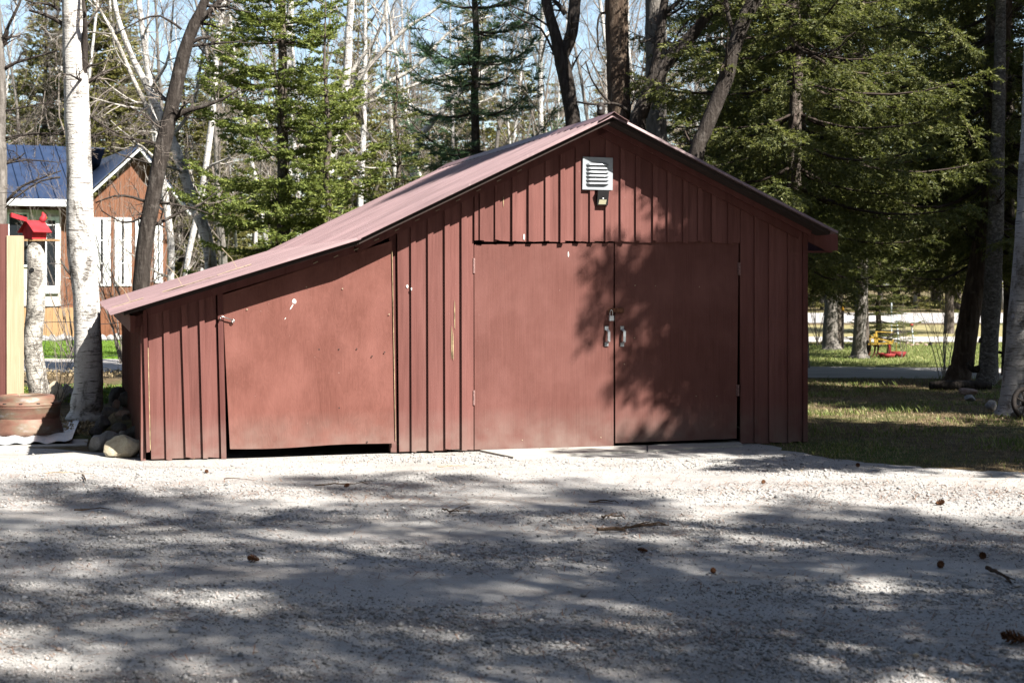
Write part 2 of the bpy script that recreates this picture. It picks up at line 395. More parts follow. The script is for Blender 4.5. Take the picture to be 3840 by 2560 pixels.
plain('twig_dark', (0.055, 0.042, 0.036), 0.95, 0, 0.1, 0.3, 8)
plain('twig_grey', (0.17, 0.145, 0.125), 0.95, 0, 0.1, 0.35, 4)
plain('twig_pale', (0.36, 0.33, 0.30), 0.9, 0, 0.1, 0.3, 4)

# ------------------------------------------------------------------ setting: ground, yard, lanes
def sheet(name, pts, z, m, kind='structure', parent=None):
    me = bpy.data.meshes.new(name)
    me.from_pydata([(p[0], p[1], z) for p in pts], [], [tuple(range(len(pts)))]); me.update()
    o = link(name, me, m, parent)
    if parent is None: tag(o, kind=kind)
    return o
sheet('ground', [(-320, -120), (320, -120), (320, 420), (-320, 420)], 0.0, MAT['ground'])
rnd = random.Random(3)
yard = [(-14, -14), (14, -14), (14, 11.6), (9, 12.2)]
edge = [gnd(3840, 1772), gnd(3600, 1762), gnd(3350, 1745), gnd(3120, 1722), gnd(2960, 1692), gnd(2860, 1668)]
for i, p in enumerate(edge):
    yard.append((p.x, p.y))
    if i < len(edge)-1:
        q = edge[i+1]
        for k in (0.25, 0.5, 0.75): yard.append((p.x+(q.x-p.x)*k+rnd.uniform(-.08,.08), p.y+(q.y-p.y)*k+rnd.uniform(-.10,.10)))
yard += [(2.3, 16.4), (-3.0, 15.3), (-3.5, 15.05)]
for px, py in ((420, 1700), (330, 1695), (200, 1683), (60, 1680), (-150, 1682)): p = gnd(px, py); yard.append((p.x, p.y))
yard += [(-9, 15.2), (-14, 15.4)]
sheet('gravel_yard', yard, 0.004, MAT['gravel'])
sheet('driveway', [(-60, 28.6), (-10, 28.2), (-4, 28.0), (4, 26.6), (7.2, 26.2), (11, 25.2), (30, 22), (34, 27), (14, 29.0), (8, 29.4), (4, 30.2), (-4, 32.0), (-10, 33.0), (-60, 34)], 0.004, MAT['lane'])
sheet('lawn', [(-60, 34.02), (-10, 33.02), (-4, 32.02), (-3.0, 56), (-60, 56)], 0.004, MAT['lawn_green'])
sheet('meadow', [(-2.9, 31.9), (4, 30.22), (8, 29.42), (14, 29.02), (34, 27.02), (60, 40), (-2.9, 40)], 0.008, MAT['lawn_mixed'])
sheet('gravel_lane', [(4.5, 41.6), (60, 40.4), (60, 44.4), (4.5, 45.4)], 0.012, MAT['lane'])
sheet('verge', [(-2.9, 45.5), (60, 44.5), (60, 57), (-2.9, 57)], 0.008, MAT['verge_dry'])
sheet('road', [(-2.9, 60), (120, 57), (120, 75), (-2.9, 78)], 0.016, MAT['roadmat'])

# ------------------------------------------------------------------ the shed (local frame: u along the front, v into depth, z up)
A = math.radians(15)
O = gnd(2303, 1680)
U = Vector((math.cos(A), math.sin(A), 0)); NV = Vector((-math.sin(A), math.cos(A), 0))
shed = empty('shed', O, A, 'weathered red board and batten shed with double doors and low lean-to', 'shed')
def W(px, py, v=0.0):
    d = Vector(((px-CX)/F, 1, (HY-py)/F)); c = Vector((0, 0, CH))
    t = ((O + NV*v) - c).dot(NV) / d.dot(NV)
    p = c + d*t - O
    return (p.dot(U), p.z)
OV, DEP, TH = 0.36, 6.7, 0.022
E_, K_, R_, RE_ = W(416, 1172, -OV), W(1340, 893, -OV), W(2302, 430, -OV), W(3143, 868, -OV)
WL = W(538, 1160)[0]; WR = W(3022, 1300)[0]
def roof_top(u):
    pts = [E_, K_, R_, RE_]
    for p, q in zip(pts, pts[1:]):
        if u <= q[0]: return p[1] + (q[1]-p[1])*(u-p[0])/(q[0]-p[0])
    return RE_[1]
def roof_under(u): return roof_top(u) - 0.075
# siding: vertical boards, each with the batten over its left joint
def line(xt, yt, xb, yb):
    return (W(xt, yt), W(xb, yb))
def lu(l, z):
    (u0, z0), (u1, z1) = l
    return u0 + (u1-u0)*(z-z0)/(z1-z0) if abs(z1-z0) > 1e-6 else u0
rs = random.Random(11)
def board(l, r, zb, v0, v1, name, m, top=None, gap=0.003, topdrop=0.0):
    ub_l, ub_r = lu(l, zb)+gap, lu(r, zb)-gap
    tl = (roof_under(lu(l, 1.6)) if top is None else top) - topdrop
    tr = (roof_under(lu(r, 1.6)) if top is None else top) - topdrop
    ul, ur = lu(l, tl)+gap, lu(r, tr)-gap
    poly = [(ub_l, zb+rs.uniform(-.008,.008)), (ub_r, zb+rs.uniform(-.008,.008)), (ur, tr), (ul, tl)]
    if top is None and l[0][0] < R_[0] < r[0][0]: poly.insert(3, (R_[0], roof_under(R_[0])))
    b = MB(); dv = rs.uniform(-.003, .003)
    b.prism_y(poly, v0+dv, v1+dv); return b.build(name, m, shed)
def shift(l, du): return ((l[0][0]+du, l[0][1]), (l[1][0]+du, l[1][1]))
BW = 0.047
def section(lines, zb_px, battens, zb_fn=None):
    for i in range(len(lines)-1):
        z = zb_fn((lines[i][0][0]+lines[i+1][0][0])/2)
        l = shift(lines[i], BW/2 if i in battens else 0); r = shift(lines[i+1], BW/2 if (i+1) in battens else 0)
        board(l, r, z, 0.0, 0.02, 'wall_board', MAT['siding'])
    for i in battens:
        z = zb_fn(lines[i][0][0]) + rs.uniform(-.012, .012)
        tl = lines[i]; tr = shift(lines[i], BW + rs.uniform(-.004, .004))
        board(tl, tr, z, -0.026, -0.004, 'batten', MAT['siding'], gap=0.0, topdrop=0.004)
zA = W(700, 1717)[1]; zB = W(1600, 1690)[1]; zC = W(2200, 906)[1]; zD = W(2900, 1659)[1]
LA = [line(553, 1180, 566, 1712), line(612, 1180, 623, 1712), line(680, 1180, 696, 1712), line(747, 1180, 761, 1712), line(812, 1180, 828, 1712)]
section(LA, 0, [1, 2, 3], lambda u: zA)
LB = [line(x, 1000, x+dx, 1690) for x, dx in ((1490, 6), (1540, 2), (1603, 2), (1666, 2), (1729, 1), (1777, 0))]
section(LB, 0, [1, 2, 3, 4], lambda u: zB)
LC = [line(x, 700, x, 905) for x in (1777, 1797, 1855, 1919, 1980, 2043, 2099, 2156, 2210, 2268, 2324, 2382, 2446, 2500, 2559, 2614, 2666, 2727, 2776)]
section(LC, 0, list(range(1, 18)), lambda u: zC)
LD = [line(x, 1000, x, 1655) for x in (2776, 2826, 2880, 2952, 3022)]
section(LD, 0, [1, 2, 3], lambda u: zD)
board(line(1777, 700, 1777, 905), line(1777+14, 700, 1777+14, 905), zC, -0.026, -0.004, 'batten', MAT['siding'], gap=0.0)
# corner trims and jambs
board(line(536, 1180, 549, 1692), line(551, 1180, 562, 1692), W(555, 1692)[1], -0.03, -0.005, 'corner_trim', MAT['trim'], gap=0)
b = MB(); l = line(551.5, 1180, 562.5, 1692); 
b.prism_y([(lu(l, 0.1), 0.1), (lu(l, 0.1)+0.005, 0.1), (lu(l, 1.0)+0.005, 1.0), (lu(l, 1.0), 1.0)], -0.028, -0.006)
b.build('raw_edge', MAT['rawedge'], shed)
board(line(814, 1100, 829, 1716), line(834, 1100, 848, 1716), zA-0.01, -0.03, -0.003, 'door_jamb', MAT['trim'], gap=0)
board(line(1462, 950, 1468, 1690), line(1488, 950, 1492, 1690), zB-0.005, 0.03, 0.12, 'door_post', MAT['trim'], gap=0)
board(line(3008, 1000, 3008, 1655), line(3023, 1000, 3023, 1655), zD, -0.024, -0.002, 'corner_trim', MAT['trim'], gap=0)
# side and rear walls
def side_wall(u, sgn):
    zt = roof_under(u) - 0.02
    nb = 22; dv = (DEP-0.30)/nb
    for i in range(nb):
        b = MB(); v0 = 0.022+i*dv
        b.box((min(u, u+sgn*0.02), v0+0.003, 0.0 + rs.uniform(0, .02)), (max(u, u+sgn*0.02), v0+dv-0.003, zt)); b.build('side_board', MAT['siding'], shed)
        b = MB(); b.box((min(u-sgn*0.022, u-sgn*.003), v0-0.02, 0.01), (max(u-sgn*0.022, u-sgn*.003), v0+0.024, zt-0.01)); b.build('side_batten', MAT['siding'], shed)
side_wall(WL, 1); side_wall(WR, -1)
b = MB(); b.prism_y([(WL+.03, 0), (WR-.03, 0), (WR-.03, roof_under(WR)-.02), (R_[0], roof_under(R_[0])-.01), (K_[0], roof_under(K_[0])-.01), (WL+.03, roof_under(WL)-.02)], DEP-0.3, DEP-0.27)
b.build('rear_wall', MAT['siding'], shed)
# doors: slightly warped sheets
def sheet_door(name, TL, TR, BR, BL, v, th, m, warp=None, nx=10, nz=10, bottom=None):
    P = [W(*TL), W(*TR), W(*BR), W(*BL)]
    b = MB()
    for lay in (0, 1):
        for j in range(nz+1):
            for i in range(nx+1):
                s_, t_ = i/nx, j/nz
                u = (P[3][0]*(1-s_)+P[2][0]*s_)*(1-t_) + (P[0][0]*(1-s_)+P[1][0]*s_)*t_
                z = (P[3][1]*(1-s_)+P[2][1]*s_)*(1-t_) + (P[0][1]*(1-s_)+P[1][1]*s_)*t_
                if bottom and j == 0: z += bottom(s_)
                b.v.append((u, v + lay*th + (warp(s_, t_) if warp else 0), z))
    n = (nx+1)*(nz+1)
    I = lambda l_, i, j: l_*n + j*(nx+1)+i
    for j in range(nz):
        for i in range(nx):
            b.f.append((I(0,i,j), I(0,i+1,j), I(0,i+1,j+1), I(0,i,j+1)))
            b.f.append((I(1,i,j), I(1,i,j+1), I(1,i+1,j+1), I(1,i+1,j)))
    for i in range(nx):
        b.f.append((I(0,i,0), I(1,i,0), I(1,i+1,0), I(0,i+1,0))); b.f.append((I(0,i,nz), I(0,i+1,nz), I(1,i+1,nz), I(1,i,nz)))
    for j in range(nz):
        b.f.append((I(0,0,j), I(0,0,j+1), I(1,0,j+1), I(1,0,j))); b.f.append((I(0,nx,j), I(1,nx,j), I(1,nx,j+1), I(0,nx,j+1)))
    return b.build(name, m, shed)
ply = sheet_door('plywood_door', (834, 1106), (1468, 903), (1480, 1659), (860, 1680), -0.022, 0.016, MAT['ply'],
                 warp=lambda s, t: -0.05*(1-t)**2*(1-s)**1.5 - 0.006*math.sin(5*s), bottom=lambda s: -0.010*math.sin(math.pi*min(1, s*1.9)) if s < .53 else 0.004*math.sin((s-.5)*9))
ply['label'] = 'sloped plywood lean-to door hanging clear of the ground'
ldoor = sheet_door('door', (1780, 917), (2303, 911), (2303, 1675), (1781, 1686), 0.014, 0.02, MAT['doorpaint'], warp=lambda s, t: 0.006*math.sin(3*t)*s)
ldoor['label'] = 'sunlit left leaf of the double doors'
rdoor = sheet_door('door', (2308, 903), (2773, 906), (2765, 1644), (2310, 1661), 0.018, 0.02, MAT['doorpaint'])
rdoor['label'] = 'shaded right leaf of the double doors'
b = MB()
for (x0, x1) in ((950, 951.5),):
    p = W(918, 1120); q = W(930, 1672); b.add([(p[0]-.002, -.034, p[1]), (p[0]+.002, -.034, p[1]), (q[0]+.002, -.062, q[1]), (q[0]-.002, -.062, q[1])], [(0,1,2,3)])
# raw split edge along the plywood's right side
b = MB(); p = W(1466, 940); q = W(1479, 1650); b.prism_y([(q[0]+.004, q[1]), (q[0]+.008, q[1]), (p[0]+.008, p[1]), (p[0]+.004, p[1])], -0.03, -0.012); b.build('raw_edge', MAT['rawedge'], shed)
# door hinges (thin barrels in the gap), handles, hasp, hook
def hinge(px, y0, y1, par):
    u, z0 = W(px, y1); _, z1 = W(px, y0); b = MB()
    b.tube([(u, -0.004, z0), (u, -0.004, z1)], 0.008, 8)
    b.box((u-.016, 0.006, z0), (u+.016, 0.0135, z1)); b.build('hinge', MAT['hingepaint'], par)
hinge(1776, 968, 1024, ldoor); hinge(1776, 1463, 1518, ldoor); hinge(2774, 985, 1032, rdoor); hinge(2768, 1442, 1484, rdoor)
def handle(px, y0, y1, par, v):
    u, z1 = W(px, y0); _, z0 = W(px, y1); b = MB()
    for z in (z0, z1): b.box((u-.018, v-.006, z-.018), (u+.018, v+.001, z+.018))
    d = 0.010
    P = [(u, v-.003, z1-.012), (u+d*.5, v-.022, z1-.020), (u+d, v-.042, z1-.032), (u+d, v-.044, (z0+z1)/2), (u+d, v-.042, z0+.032), (u+d*.5, v-.022, z0+.020), (u, v-.003, z0+.012)]
    for p, q in zip(P, P[1:]): b.bar(p, q, .024, .007, up=(0, 1, 0.01))
    b.build('handle', MAT['galv'], par)
handle(2276, 1230, 1290, ldoor, 0.013); handle(2335, 1230, 1292, rdoor, 0.017)
u0, z0 = W(2340, 1171); u1, z1 = W(2281, 1156)
b = MB(); b.box((u1, -0.006, z0), (u0, 0.002, z1)); b.box((u0-.05, 0.002, z0-.005), (u0, 0.0175, z1+.005))
b.tube([(u1+.018, .012, z1-.012), (u1+.018, -.03, z1-.012), (u1+.018, -.03, z0+.012), (u1+.018, .012, z0+.012)], .004, 6)
b.build('hasp', MAT['rust'], rdoor)
u1 += .02; zc = (z0+z1)/2
pl = empty('padlock', O + U*u1 + NV*(-0.03) + Vector((0, 0, zc-.075)), A, 'small silver padlock hanging from the rusty hasp on the double doors', 'padlock')
b = MB(); b.tube([(-.012, 0, .02), (-.014, -.002, .062), (-.006, -.002, .078), (.006, -.002, .078), (.012, -.002, .062), (.013, 0, .02)], .0042, 8); b.build('shackle', MAT['chrome'], pl, True)
b = MB()
for k in range(5): b.box((-.022, -.014-.002*(k % 2), -.022+k*.0095), (.022, .014, -.022+k*.0095+.008))
b.build('body', MAT['galv'], pl)
# hook and eye on the lean-to door
b = MB(); (ue, ze) = W(872, 1201); (ul_, zl) = W(829, 1190)
b.tube([(ue, -.05, ze+.004), (ul_+.02, -.055, zl+.004), (ul_, -.06, zl+.012), (ul_-.012, -.06, zl-.004), (ul_-.014, -.058, zl-.016)], .0048, 6)
ring = [(ue + .013*math.cos(t), -.05, ze+.013*math.sin(t)-.004) for t in np.linspace(0, 2*math.pi, 10)]; b.tube(ring, .004, 6)
b.tube([(ue, -.05, ze-.006), (ue, -.02, ze-.006)], .004, 6)
ring = [(ul_-.012, -.052+.013*math.cos(t), zl-.008+.013*math.sin(t)) for t in np.linspace(0, 2*math.pi, 10)]; b.tube(ring, .0035, 6)
b.tube([(ul_-.012, -.04, zl-.008), (ul_-.012, -.01, zl-.008)], .004, 6)
b.build('hook_latch', MAT['chrome'], shed, True)
# white splashes, scratches and nail heads on the paint
rs2 = random.Random(5)
def blob(px, py, rw, rh, v, par=shed, m='dropping', n=9, ang=0):
    u, z = W(px, py); b = MB(); pts = []
    for k in range(n):
        t = 2*math.pi*k/n; r = rs2.uniform(.75, 1.15)
        x, y = rw*r*math.cos(t), rh*r*math.sin(t)
        pts.append((u + x*math.cos(ang)-y*math.sin(ang), z + x*math.sin(ang)+y*math.cos(ang)))
    b.prism_y(pts, v-.002, v); b.build('paint_mark', MAT[m], par)
blob(1102, 1130, .018, .022, -.0295, ply); blob(1092, 1150, .005, .035, -.0300, ply, ang=-.5); blob(1068, 1194, .003, .012, -.0300, ply, ang=-.5)
blob(2133, 953, .006, .026, .0135, ldoor); blob(1965, 890, .008, .03, -.0035); blob(1527, 1073, .012, .016, -.0035); blob(1541, 1083, .006, .014, -.0265)
for (x0, y0, x1, y1) in ((1703, 1120, 1706, 1240), (1696, 1225, 1692, 1355), (1698, 1240, 1700, 1358), (1885, 735, 1890, 775)):
    blob((x0+x1)/2, (y0+y1)/2, .004, abs(y1-y0)*.00125, -.004, shed, 'rawedge', 7)
for (px, py) in ((1103, 1315), (1195, 1309), (1269, 1309), (1336, 1307), (1045, 1530), (1163, 1526), (1270, 1528), (1148, 1076), (1283, 1082), (925, 1160), (890, 1654), (1457, 1178), (1440, 1320), (1375, 1655), (1393, 1335)):
    blob(px, py, .007, .007, -.028 if px > 950 else -.034, ply, 'darkiron' if py > 1250 else 'paletwig', 6)
for (px, py) in ((2383, 1070), (2460, 1072), (2381, 1267), (2612, 1485), (2625, 1075), (2690, 1485), (2343, 1365), (1960, 1650), (2255, 1640)):
    blob(px, py, .006, .006, .0135, rdoor if px > 2303 else ldoor, 'paletwig', 6)
# louvred vent and flood light under it
vent = empty('vent', (0, 0, 0)); vent.parent = shed
p00, p10, p11, p01 = W(2182, 589), W(2294, 593), W(2293, 714), W(2180, 711)
b = MB(); b.prism_y([p01, p11, p10, p00], -.034, -.0275); b.build('plate', MAT['alu'], vent)
vw = p11[0]-p01[0]; vh = p00[1]-p01[1]
for k in range(6):
    zc = p01[1] + vh*(.17 + .117*k); b = MB(); x0, x1 = p01[0]+vw*.11, p01[0]+vw*.87
    n = 12; rows = []
    for i in range(n+1):
        s_ = i/n; h = .030*min(1, math.sin(math.pi*s_)*2.6)**.8
        x = x0+(x1-x0)*s_; rows.append([(x, -.0342, zc+h*.75), (x, -.034-h*.55, zc+h*.42), (x, -.034-h*.85, zc-.001), (x, -.034-h*.80, zc-.003)])
    for r_ in rows: b.v.extend(r_)
    for i in range(n):
        for j in range(3): b.f.append((i*4+j, (i+1)*4+j, (i+1)*4+j+1, i*4+j+1))
    b.build('louver', MAT['galv'], vent, True)
    b = MB(); b.box((x0+.012, -.0352, zc-.004), (x1-.012, -.0343, zc+.002)); b.build('slot', MAT['blackplastic'], vent)
lamp = empty('security_light', (0, 0, 0)); lamp.parent = shed
u0, z0 = W(2233, 770); u1, z1 = W(2274, 716)
b = MB(); b.hexa([(u0, -.045, z0), (u1, -.045, z0), (u1, -.027, z0), (u0, -.027, z0), (u0, -.085, z1), (u1, -.085, z1), (u1, -.027, z1), (u0, -.027, z1)]); b.build('housing', MAT['blackplastic'], lamp)
def lamp_face(z, off=.003): return -.045 - .04*(z-z0)/(z1-z0) - off
za, zb_ = W(2240, 767)[1], W(2240, 750)[1]; ua, ub = W(2238, 760)[0], W(2265, 760)[0]
b = MB(); b.hexa([(ua, lamp_face(za), za), (ub, lamp_face(za), za), (ub, lamp_face(za)+.002, za), (ua, lamp_face(za)+.002, za), (ua+.006, lamp_face(zb_), zb_), (ub+.006, lamp_face(zb_), zb_), (ub+.006, lamp_face(zb_)+.002, zb_), (ua+.006, lamp_face(zb_)+.002, zb_)]); b.build('lens', MAT['lens'], lamp)
zs = W(2254, 745)[1]; us = W(2254, 745)[0]; b = MB(); b.box((us-.006, lamp_face(zs), zs-.005), (us+.006, lamp_face(zs)+.004, zs+.005)); b.build('sensor', MAT['white'], lamp)
# roof: ribbed metal sheets, deck, ridge cap, fascias
roof = empty('roof', (0, 0, 0)); roof.parent = shed
def slope(a_, b_, name, lift=0.0, npan=8):
    # a_ low, b_ high in (u, z)
    d = Vector((b_[0]-a_[0], b_[1]-a_[1])); d.normalize(); nrm = Vector((-d.y, d.x))
    if nrm.y < 0: nrm = -nrm
    tot = DEP + OV + 0.02; wpan = tot/npan
    for k in range(npan):
        v0 = -OV + k*wpan; prof = []
        nr = 4; sp = wpan/nr
        for r in range(nr):
            c = v0 + sp*(r+.04)
            prof += [(c, 0), (c+.014, .024), (c+.044, .024), (c+.058, 0), (c+sp*.42, 0), (c+sp*.45, .005), (c+sp*.51, .005), (c+sp*.54, 0), (c+sp*.70, 0), (c+sp*.73, .005), (c+sp*.79, .005), (c+sp*.82, 0)]
        prof.append((v0+wpan+.02 if k < npan-1 else v0+wpan, 0.0))
        b = MB(); jit = rs.uniform(-.012, .012)
        for lay in (0, -.003):
            for (v, h) in prof:
                for (P, e) in ((a_, jit), (b_, 0)):
                    q = Vector((P[0], P[1])) + nrm*(h+lay+lift+.0008*(k % 2)-.019) - d*e
                    b.v.append((q.x, v, q.y))
        n = len(prof)
        for i in range(n-1):
            b.f.append((2*i, 2*i+1, 2*i+3, 2*i+2)); o2 = 2*n; b.f.append((o2+2*i, o2+2*i+2, o2+2*i+3, o2+2*i+1))
            b.f.append((2*i, 2*i+2, o2+2*i+2, o2+2*i)); b.f.append((2*i+1, o2+2*i+1, o2+2*i+3, 2*i+3))
        b.f.append((0, 2*n, 2*n+1, 1)); b.f.append((2*n-2, 2*n-1, 4*n-1, 4*n-2))
        b.build(name, MAT['roofmetal'], roof)
    return d, nrm
slope(E_, (K_[0]+.03, K_[1]+.012), 'roof_sheet')
slope(K_, R_, 'roof_sheet', lift=0.006)
slope(RE_, R_, 'roof_sheet', lift=0.003)
def deck(a_, b_, v0, v1, off0, off1, name, m, trim=0.03):
    d = Vector((b_[0]-a_[0], b_[1]-a_[1])); L_ = d.length; d.normalize(); nrm = Vector((-d.y, d.x))
    if nrm.y < 0: nrm = -nrm
    a2 = Vector(a_)+d*trim; b2 = Vector(b_)
    b = MB(); b.prism_y([a2+nrm*off0, b2+nrm*off0, b2+nrm*off1, a2+nrm*off1], v0, v1); return b.build(name, m, roof)
for (a_, b_, t_) in ((E_, K_, .10), (K_, R_, 0), (RE_, R_, .05)):
    deck(a_, b_, -OV+.05, DEP-.02, -.058, -.024, 'roof_deck', MAT['deck'], t_)
deck(RE_, R_, -.12, -.095, -.105, -.059, 'rake_board', MAT['trim'], .15)
deck(RE_, R_, -.05, -.028, -.17, -.06, 'rake_board', MAT['trim'], .22)
deck(K_, R_, -.05, -.028, -.135, -.06, 'rake_board', MAT['trim'], 0)
deck(E_, K_, -.05, -.032, -.13, -.06, 'rake_board', MAT['trim'], .3)
# drip screws under the left rake show as small pale ends
for k in range(11):
    s_ = k/10.5; px = 1180+s_*800
    u = W(px, 800)[0]; z = roof_top(u)-.115
    b = MB(); b.bar((u-.02, -.052, z-.009), (u+.02, -.056, z+.011), .008, .008); b.build('batten_end', MAT['paletwig'], roof)
# ridge cap in three lengths
for k in range(3):
    v0 = -OV-.015 + k*2.3; v1 = v0+2.36 if k < 2 else DEP+.01
    cw = .16; dl = Vector((K_[0]-R_[0], K_[1]-R_[1])).normalized(); dr = Vector((RE_[0]-R_[0], RE_[1]-R_[1])).normalized()
    h = .012+.002*k; b = MB()
    P = [Vector(R_)+dl*cw+Vector((0, h)), Vector(R_)+dl*.035+Vector((0, h+.008)), Vector(R_)+Vector((0, h+.016)), Vector(R_)+dr*.035+Vector((0, h+.008)), Vector(R_)+dr*cw+Vector((0, h))]
    poly = P + [p-Vector((0, .004)) for p in reversed(P)]
    b.prism_y(poly, v0, v1); b.build('ridge_cap', MAT['ridgemetal'], roof)
    nt_ = int((v1-v0)/.19)
    for t in range(nt_):
        for dd in (dl, dr):
            c = Vector(R_)+dd*(cw-.004); vv = v0+.1+t*.19; b = MB()
            b.hexa([(c.x-.004, vv, c.y-.006), (c.x+.004, vv, c.y-.006), (c.x+.004, vv+.06, c.y-.006), (c.x-.004, vv+.06, c.y-.006), (c.x-.004, vv, c.y+h-.001), (c.x+.004, vv, c.y+h-.001), (c.x+.004, vv+.06, c.y+h-.001), (c.x-.004, vv+.06, c.y+h-.001)])
            b.build('ridge_closer', MAT['deck'], roof)
# eave fascias
ef_u = E_[0]+.17; zt = roof_top(ef_u)-.085; zb0 = W(450, 1245, -.05)[1]
b = MB(); b.box((ef_u, -.05, zb0), (ef_u+.04, DEP-.25, zt)); b.build('fascia', MAT['trim'], shed)
b = MB(); b.prism_y([(ef_u+.041, zb0+.03), (WL+.0, zb0+.06), (WL, roof_under(WL)-.03), (ef_u+.041, zt-.01)], 0.002, .02); b.build('soffit_board', MAT['trim'], shed)
u0, z0 = W(3025, 945); u1, z1 = W(3138, 940)
b = MB(); b.prism_y([(u0, W(3025, 905)[1]), (W(3095, 941)[0], W(3095, 941)[1]), (u1, z1), (u1, W(3138, 880)[1]), (u0, W(3025, 845)[1])], -.024, -.003); b.build('soffit_board', MAT['trim'], shed)
b = MB(); b.box((u1-.03, 0.0, z1), (u1-.004, DEP-.25, W(3138, 882)[1])); b.build('fascia', MAT['trim'], shed)
b = MB(); b.box((u0, 0.03, z0-.004), (u1-.032, DEP-.3, z0+.012)); b.build('soffit_board', MAT['trim'], shed)
# broken twigs lying on the lean-to roof
def roof_pt(px, v):      # a point on the metal at depth v under the front-edge pixel column
    u = W(px, 1000, -OV)[0]; return O + U*u + NV*v + Vector((0, 0, roof_top(u)+.008))
rt = random.Random(21)
for i, (px, v, ln, lab) in enumerate(((640, 1.0, .55, 'branched grey twig lying on the lean-to roof near its eave'), (560, .9, .35, 'small curled twig nearest the eave tip on the lean-to roof'), (1020, 1.4, .45, 'bare twig lying midway up the lean-to metal roof'))):
    p = roof_pt(px, v); t = empty('fallen_twig', p, 0, lab, 'twig'); b = MB()
    d = (U*.9*rt.choice((1, -1)) + NV*rt.uniform(-.5, .5)); d.z = 0
    def rz(q): return Vector((q.x, q.y, roof_top((p+q-O).dot(U)) + .012 - p.z))
    def path(st, dr, L_, n=6):
        out = []; c = Vector(st)
        for k in range(n):
            out.append(rz(c)); dr = (dr + Vector((rt.uniform(-.5,.5), rt.uniform(-.5,.5), 0))*.5).normalized(); c = c + dr*(L_/n)
        return out
    main = path(Vector((0, 0, 0)), d.normalized(), ln); b.tube(main, [.006-.0007*k for k in range(6)], 5)
    for k in (1, 2, 3, 4): b.tube(path(main[k], (d.normalized()+NV*rt.choice((-1, 1))*.9).normalized(), ln*.35, 4), .0025, 4)
    b.tube([main[2], main[2]+Vector((-.06, .02, .10)), main[2]+Vector((-.16, .05, .2))], .003, 4)
    b.build('stem', MAT['paletwig'], t)
# pale threshold planks before the double doors
def plank(pxs, label):
    pts = [O + U*W(px, py)[0]*1.0 for px, py in pxs]
    g = [gnd(px, py, .022) for px, py in pxs]
    c = sum(g, Vector())/len(g); c.z = 0
    b = MB(); n = len(g)
    top = [(q.x-c.x, q.y-c.y, .022) for q in g]; bot = [(q.x-c.x, q.y-c.y, -.01) for q in g]
    b.add(top+bot, [tuple(range(n)), tuple(range(2*n-1, n-1, -1))] + [((i+1) % n, i, n+i, n+(i+1) % n) for i in range(n)][:n])
    o = b.build('threshold_plank', MAT['sillplank'], None); o.location = c; tag(o, label, 'plank', 'threshold planks')
plank([(1925, 1712), (2424, 1687), (2424, 1668), (1800, 1686)], 'sunlit pale plank on the gravel under the left door leaf')
plank([(2430, 1687), (2785, 1667), (2770, 1648), (2430, 1668)], 'shaded pale plank on the gravel under the right door leaf')

# ------------------------------------------------------------------ left of the shed: burn ring, stones, birdhouse, gate, wire fence
def rock_mesh(seed, sx, sy, sz, rough=.22, sub=3, flat=0.5):
    bm = bmesh.new(); bmesh.ops.create_icosphere(bm, subdivisions=sub, radius=1.0)
    r = random.Random(seed); off = Vector((r.uniform(-50, 50), r.uniform(-50, 50), r.uniform(-50, 50)))
    planes = [(Vector((r.gauss(0,1), r.gauss(0,1), r.gauss(0,1))).normalized(), r.uniform(.55, .9)) for _ in range(9)]
    for v in bm.verts:
        p = v.co.copy()
        p *= 1 + rough*mnoise.noise(p*1.3+off) + rough*.45*mnoise.noise(p*3.5+off)
        for n_, d_ in planes:
            e = p.dot(n_) - d_
            if e > 0: p -= n_*e*.85
        v.co = Vector((p.x*sx, p.y*sy, p.z*sz))
    me = bpy.data.meshes.new('rock'); bm.to_mesh(me); bm.free(); return me
def rock(px0, px1, py_top, py_bot, m, seed, label, group=None, zb=0.0, name='rock', depth=0.8, Y=None, cat='rock'):
    if Y is None: g = gnd((px0+px1)/2, py_bot, zb)
    else: g = at((px0+px1)/2, py_bot, Y)
    wd = (px1-px0)/F*g.y; ht = (py_bot-py_top)/F*g.y
    me = rock_mesh(seed, wd*.56, wd*.56*depth, ht*.62)
    o = link(name, me, MAT[m]); o.location = (g.x, g.y+wd*.3*depth, g.z+ht*.44)
    o.rotation_euler = (0, 0, random.Random(seed).uniform(-.3, .3)); return tag(o, label, cat, group)
rock(383, 530, 1640, 1716, 'stone_tan', 4, 'big flat-topped cream rock on the gravel at the lean-to corner')
rock(326, 396, 1634, 1693, 'stone_grey', 8, 'squat speckled grey rock just left of the cream rock')
rock(366, 440, 1618, 1672, 'stone_grey', 15, 'pale grey angular rock propped behind the cream rock', zb=.02)
rock(440, 470, 1615, 1645, 'stone_grey', 18, 'fist-sized white stone on top behind the cream rock', zb=.05)
piles = [(405, 470, 1455, 1520, .16), (445, 500, 1470, 1530, .16), (480, 520, 1450, 1500, .2), (380, 440, 1520, 1580, .08), (430, 490, 1530, 1590, .08), (482, 530, 1520, 1580, .1),
         (350, 420, 1560, 1620, .03), (415, 470, 1585, 1640, .03), (468, 530, 1590, 1650, .03), (330, 380, 1600, 1640, .0), (500, 545, 1640, 1690, .0), (420, 450, 1500, 1535, .15), (455, 485, 1555, 1590, .1), (505, 540, 1475, 1530, .2)]
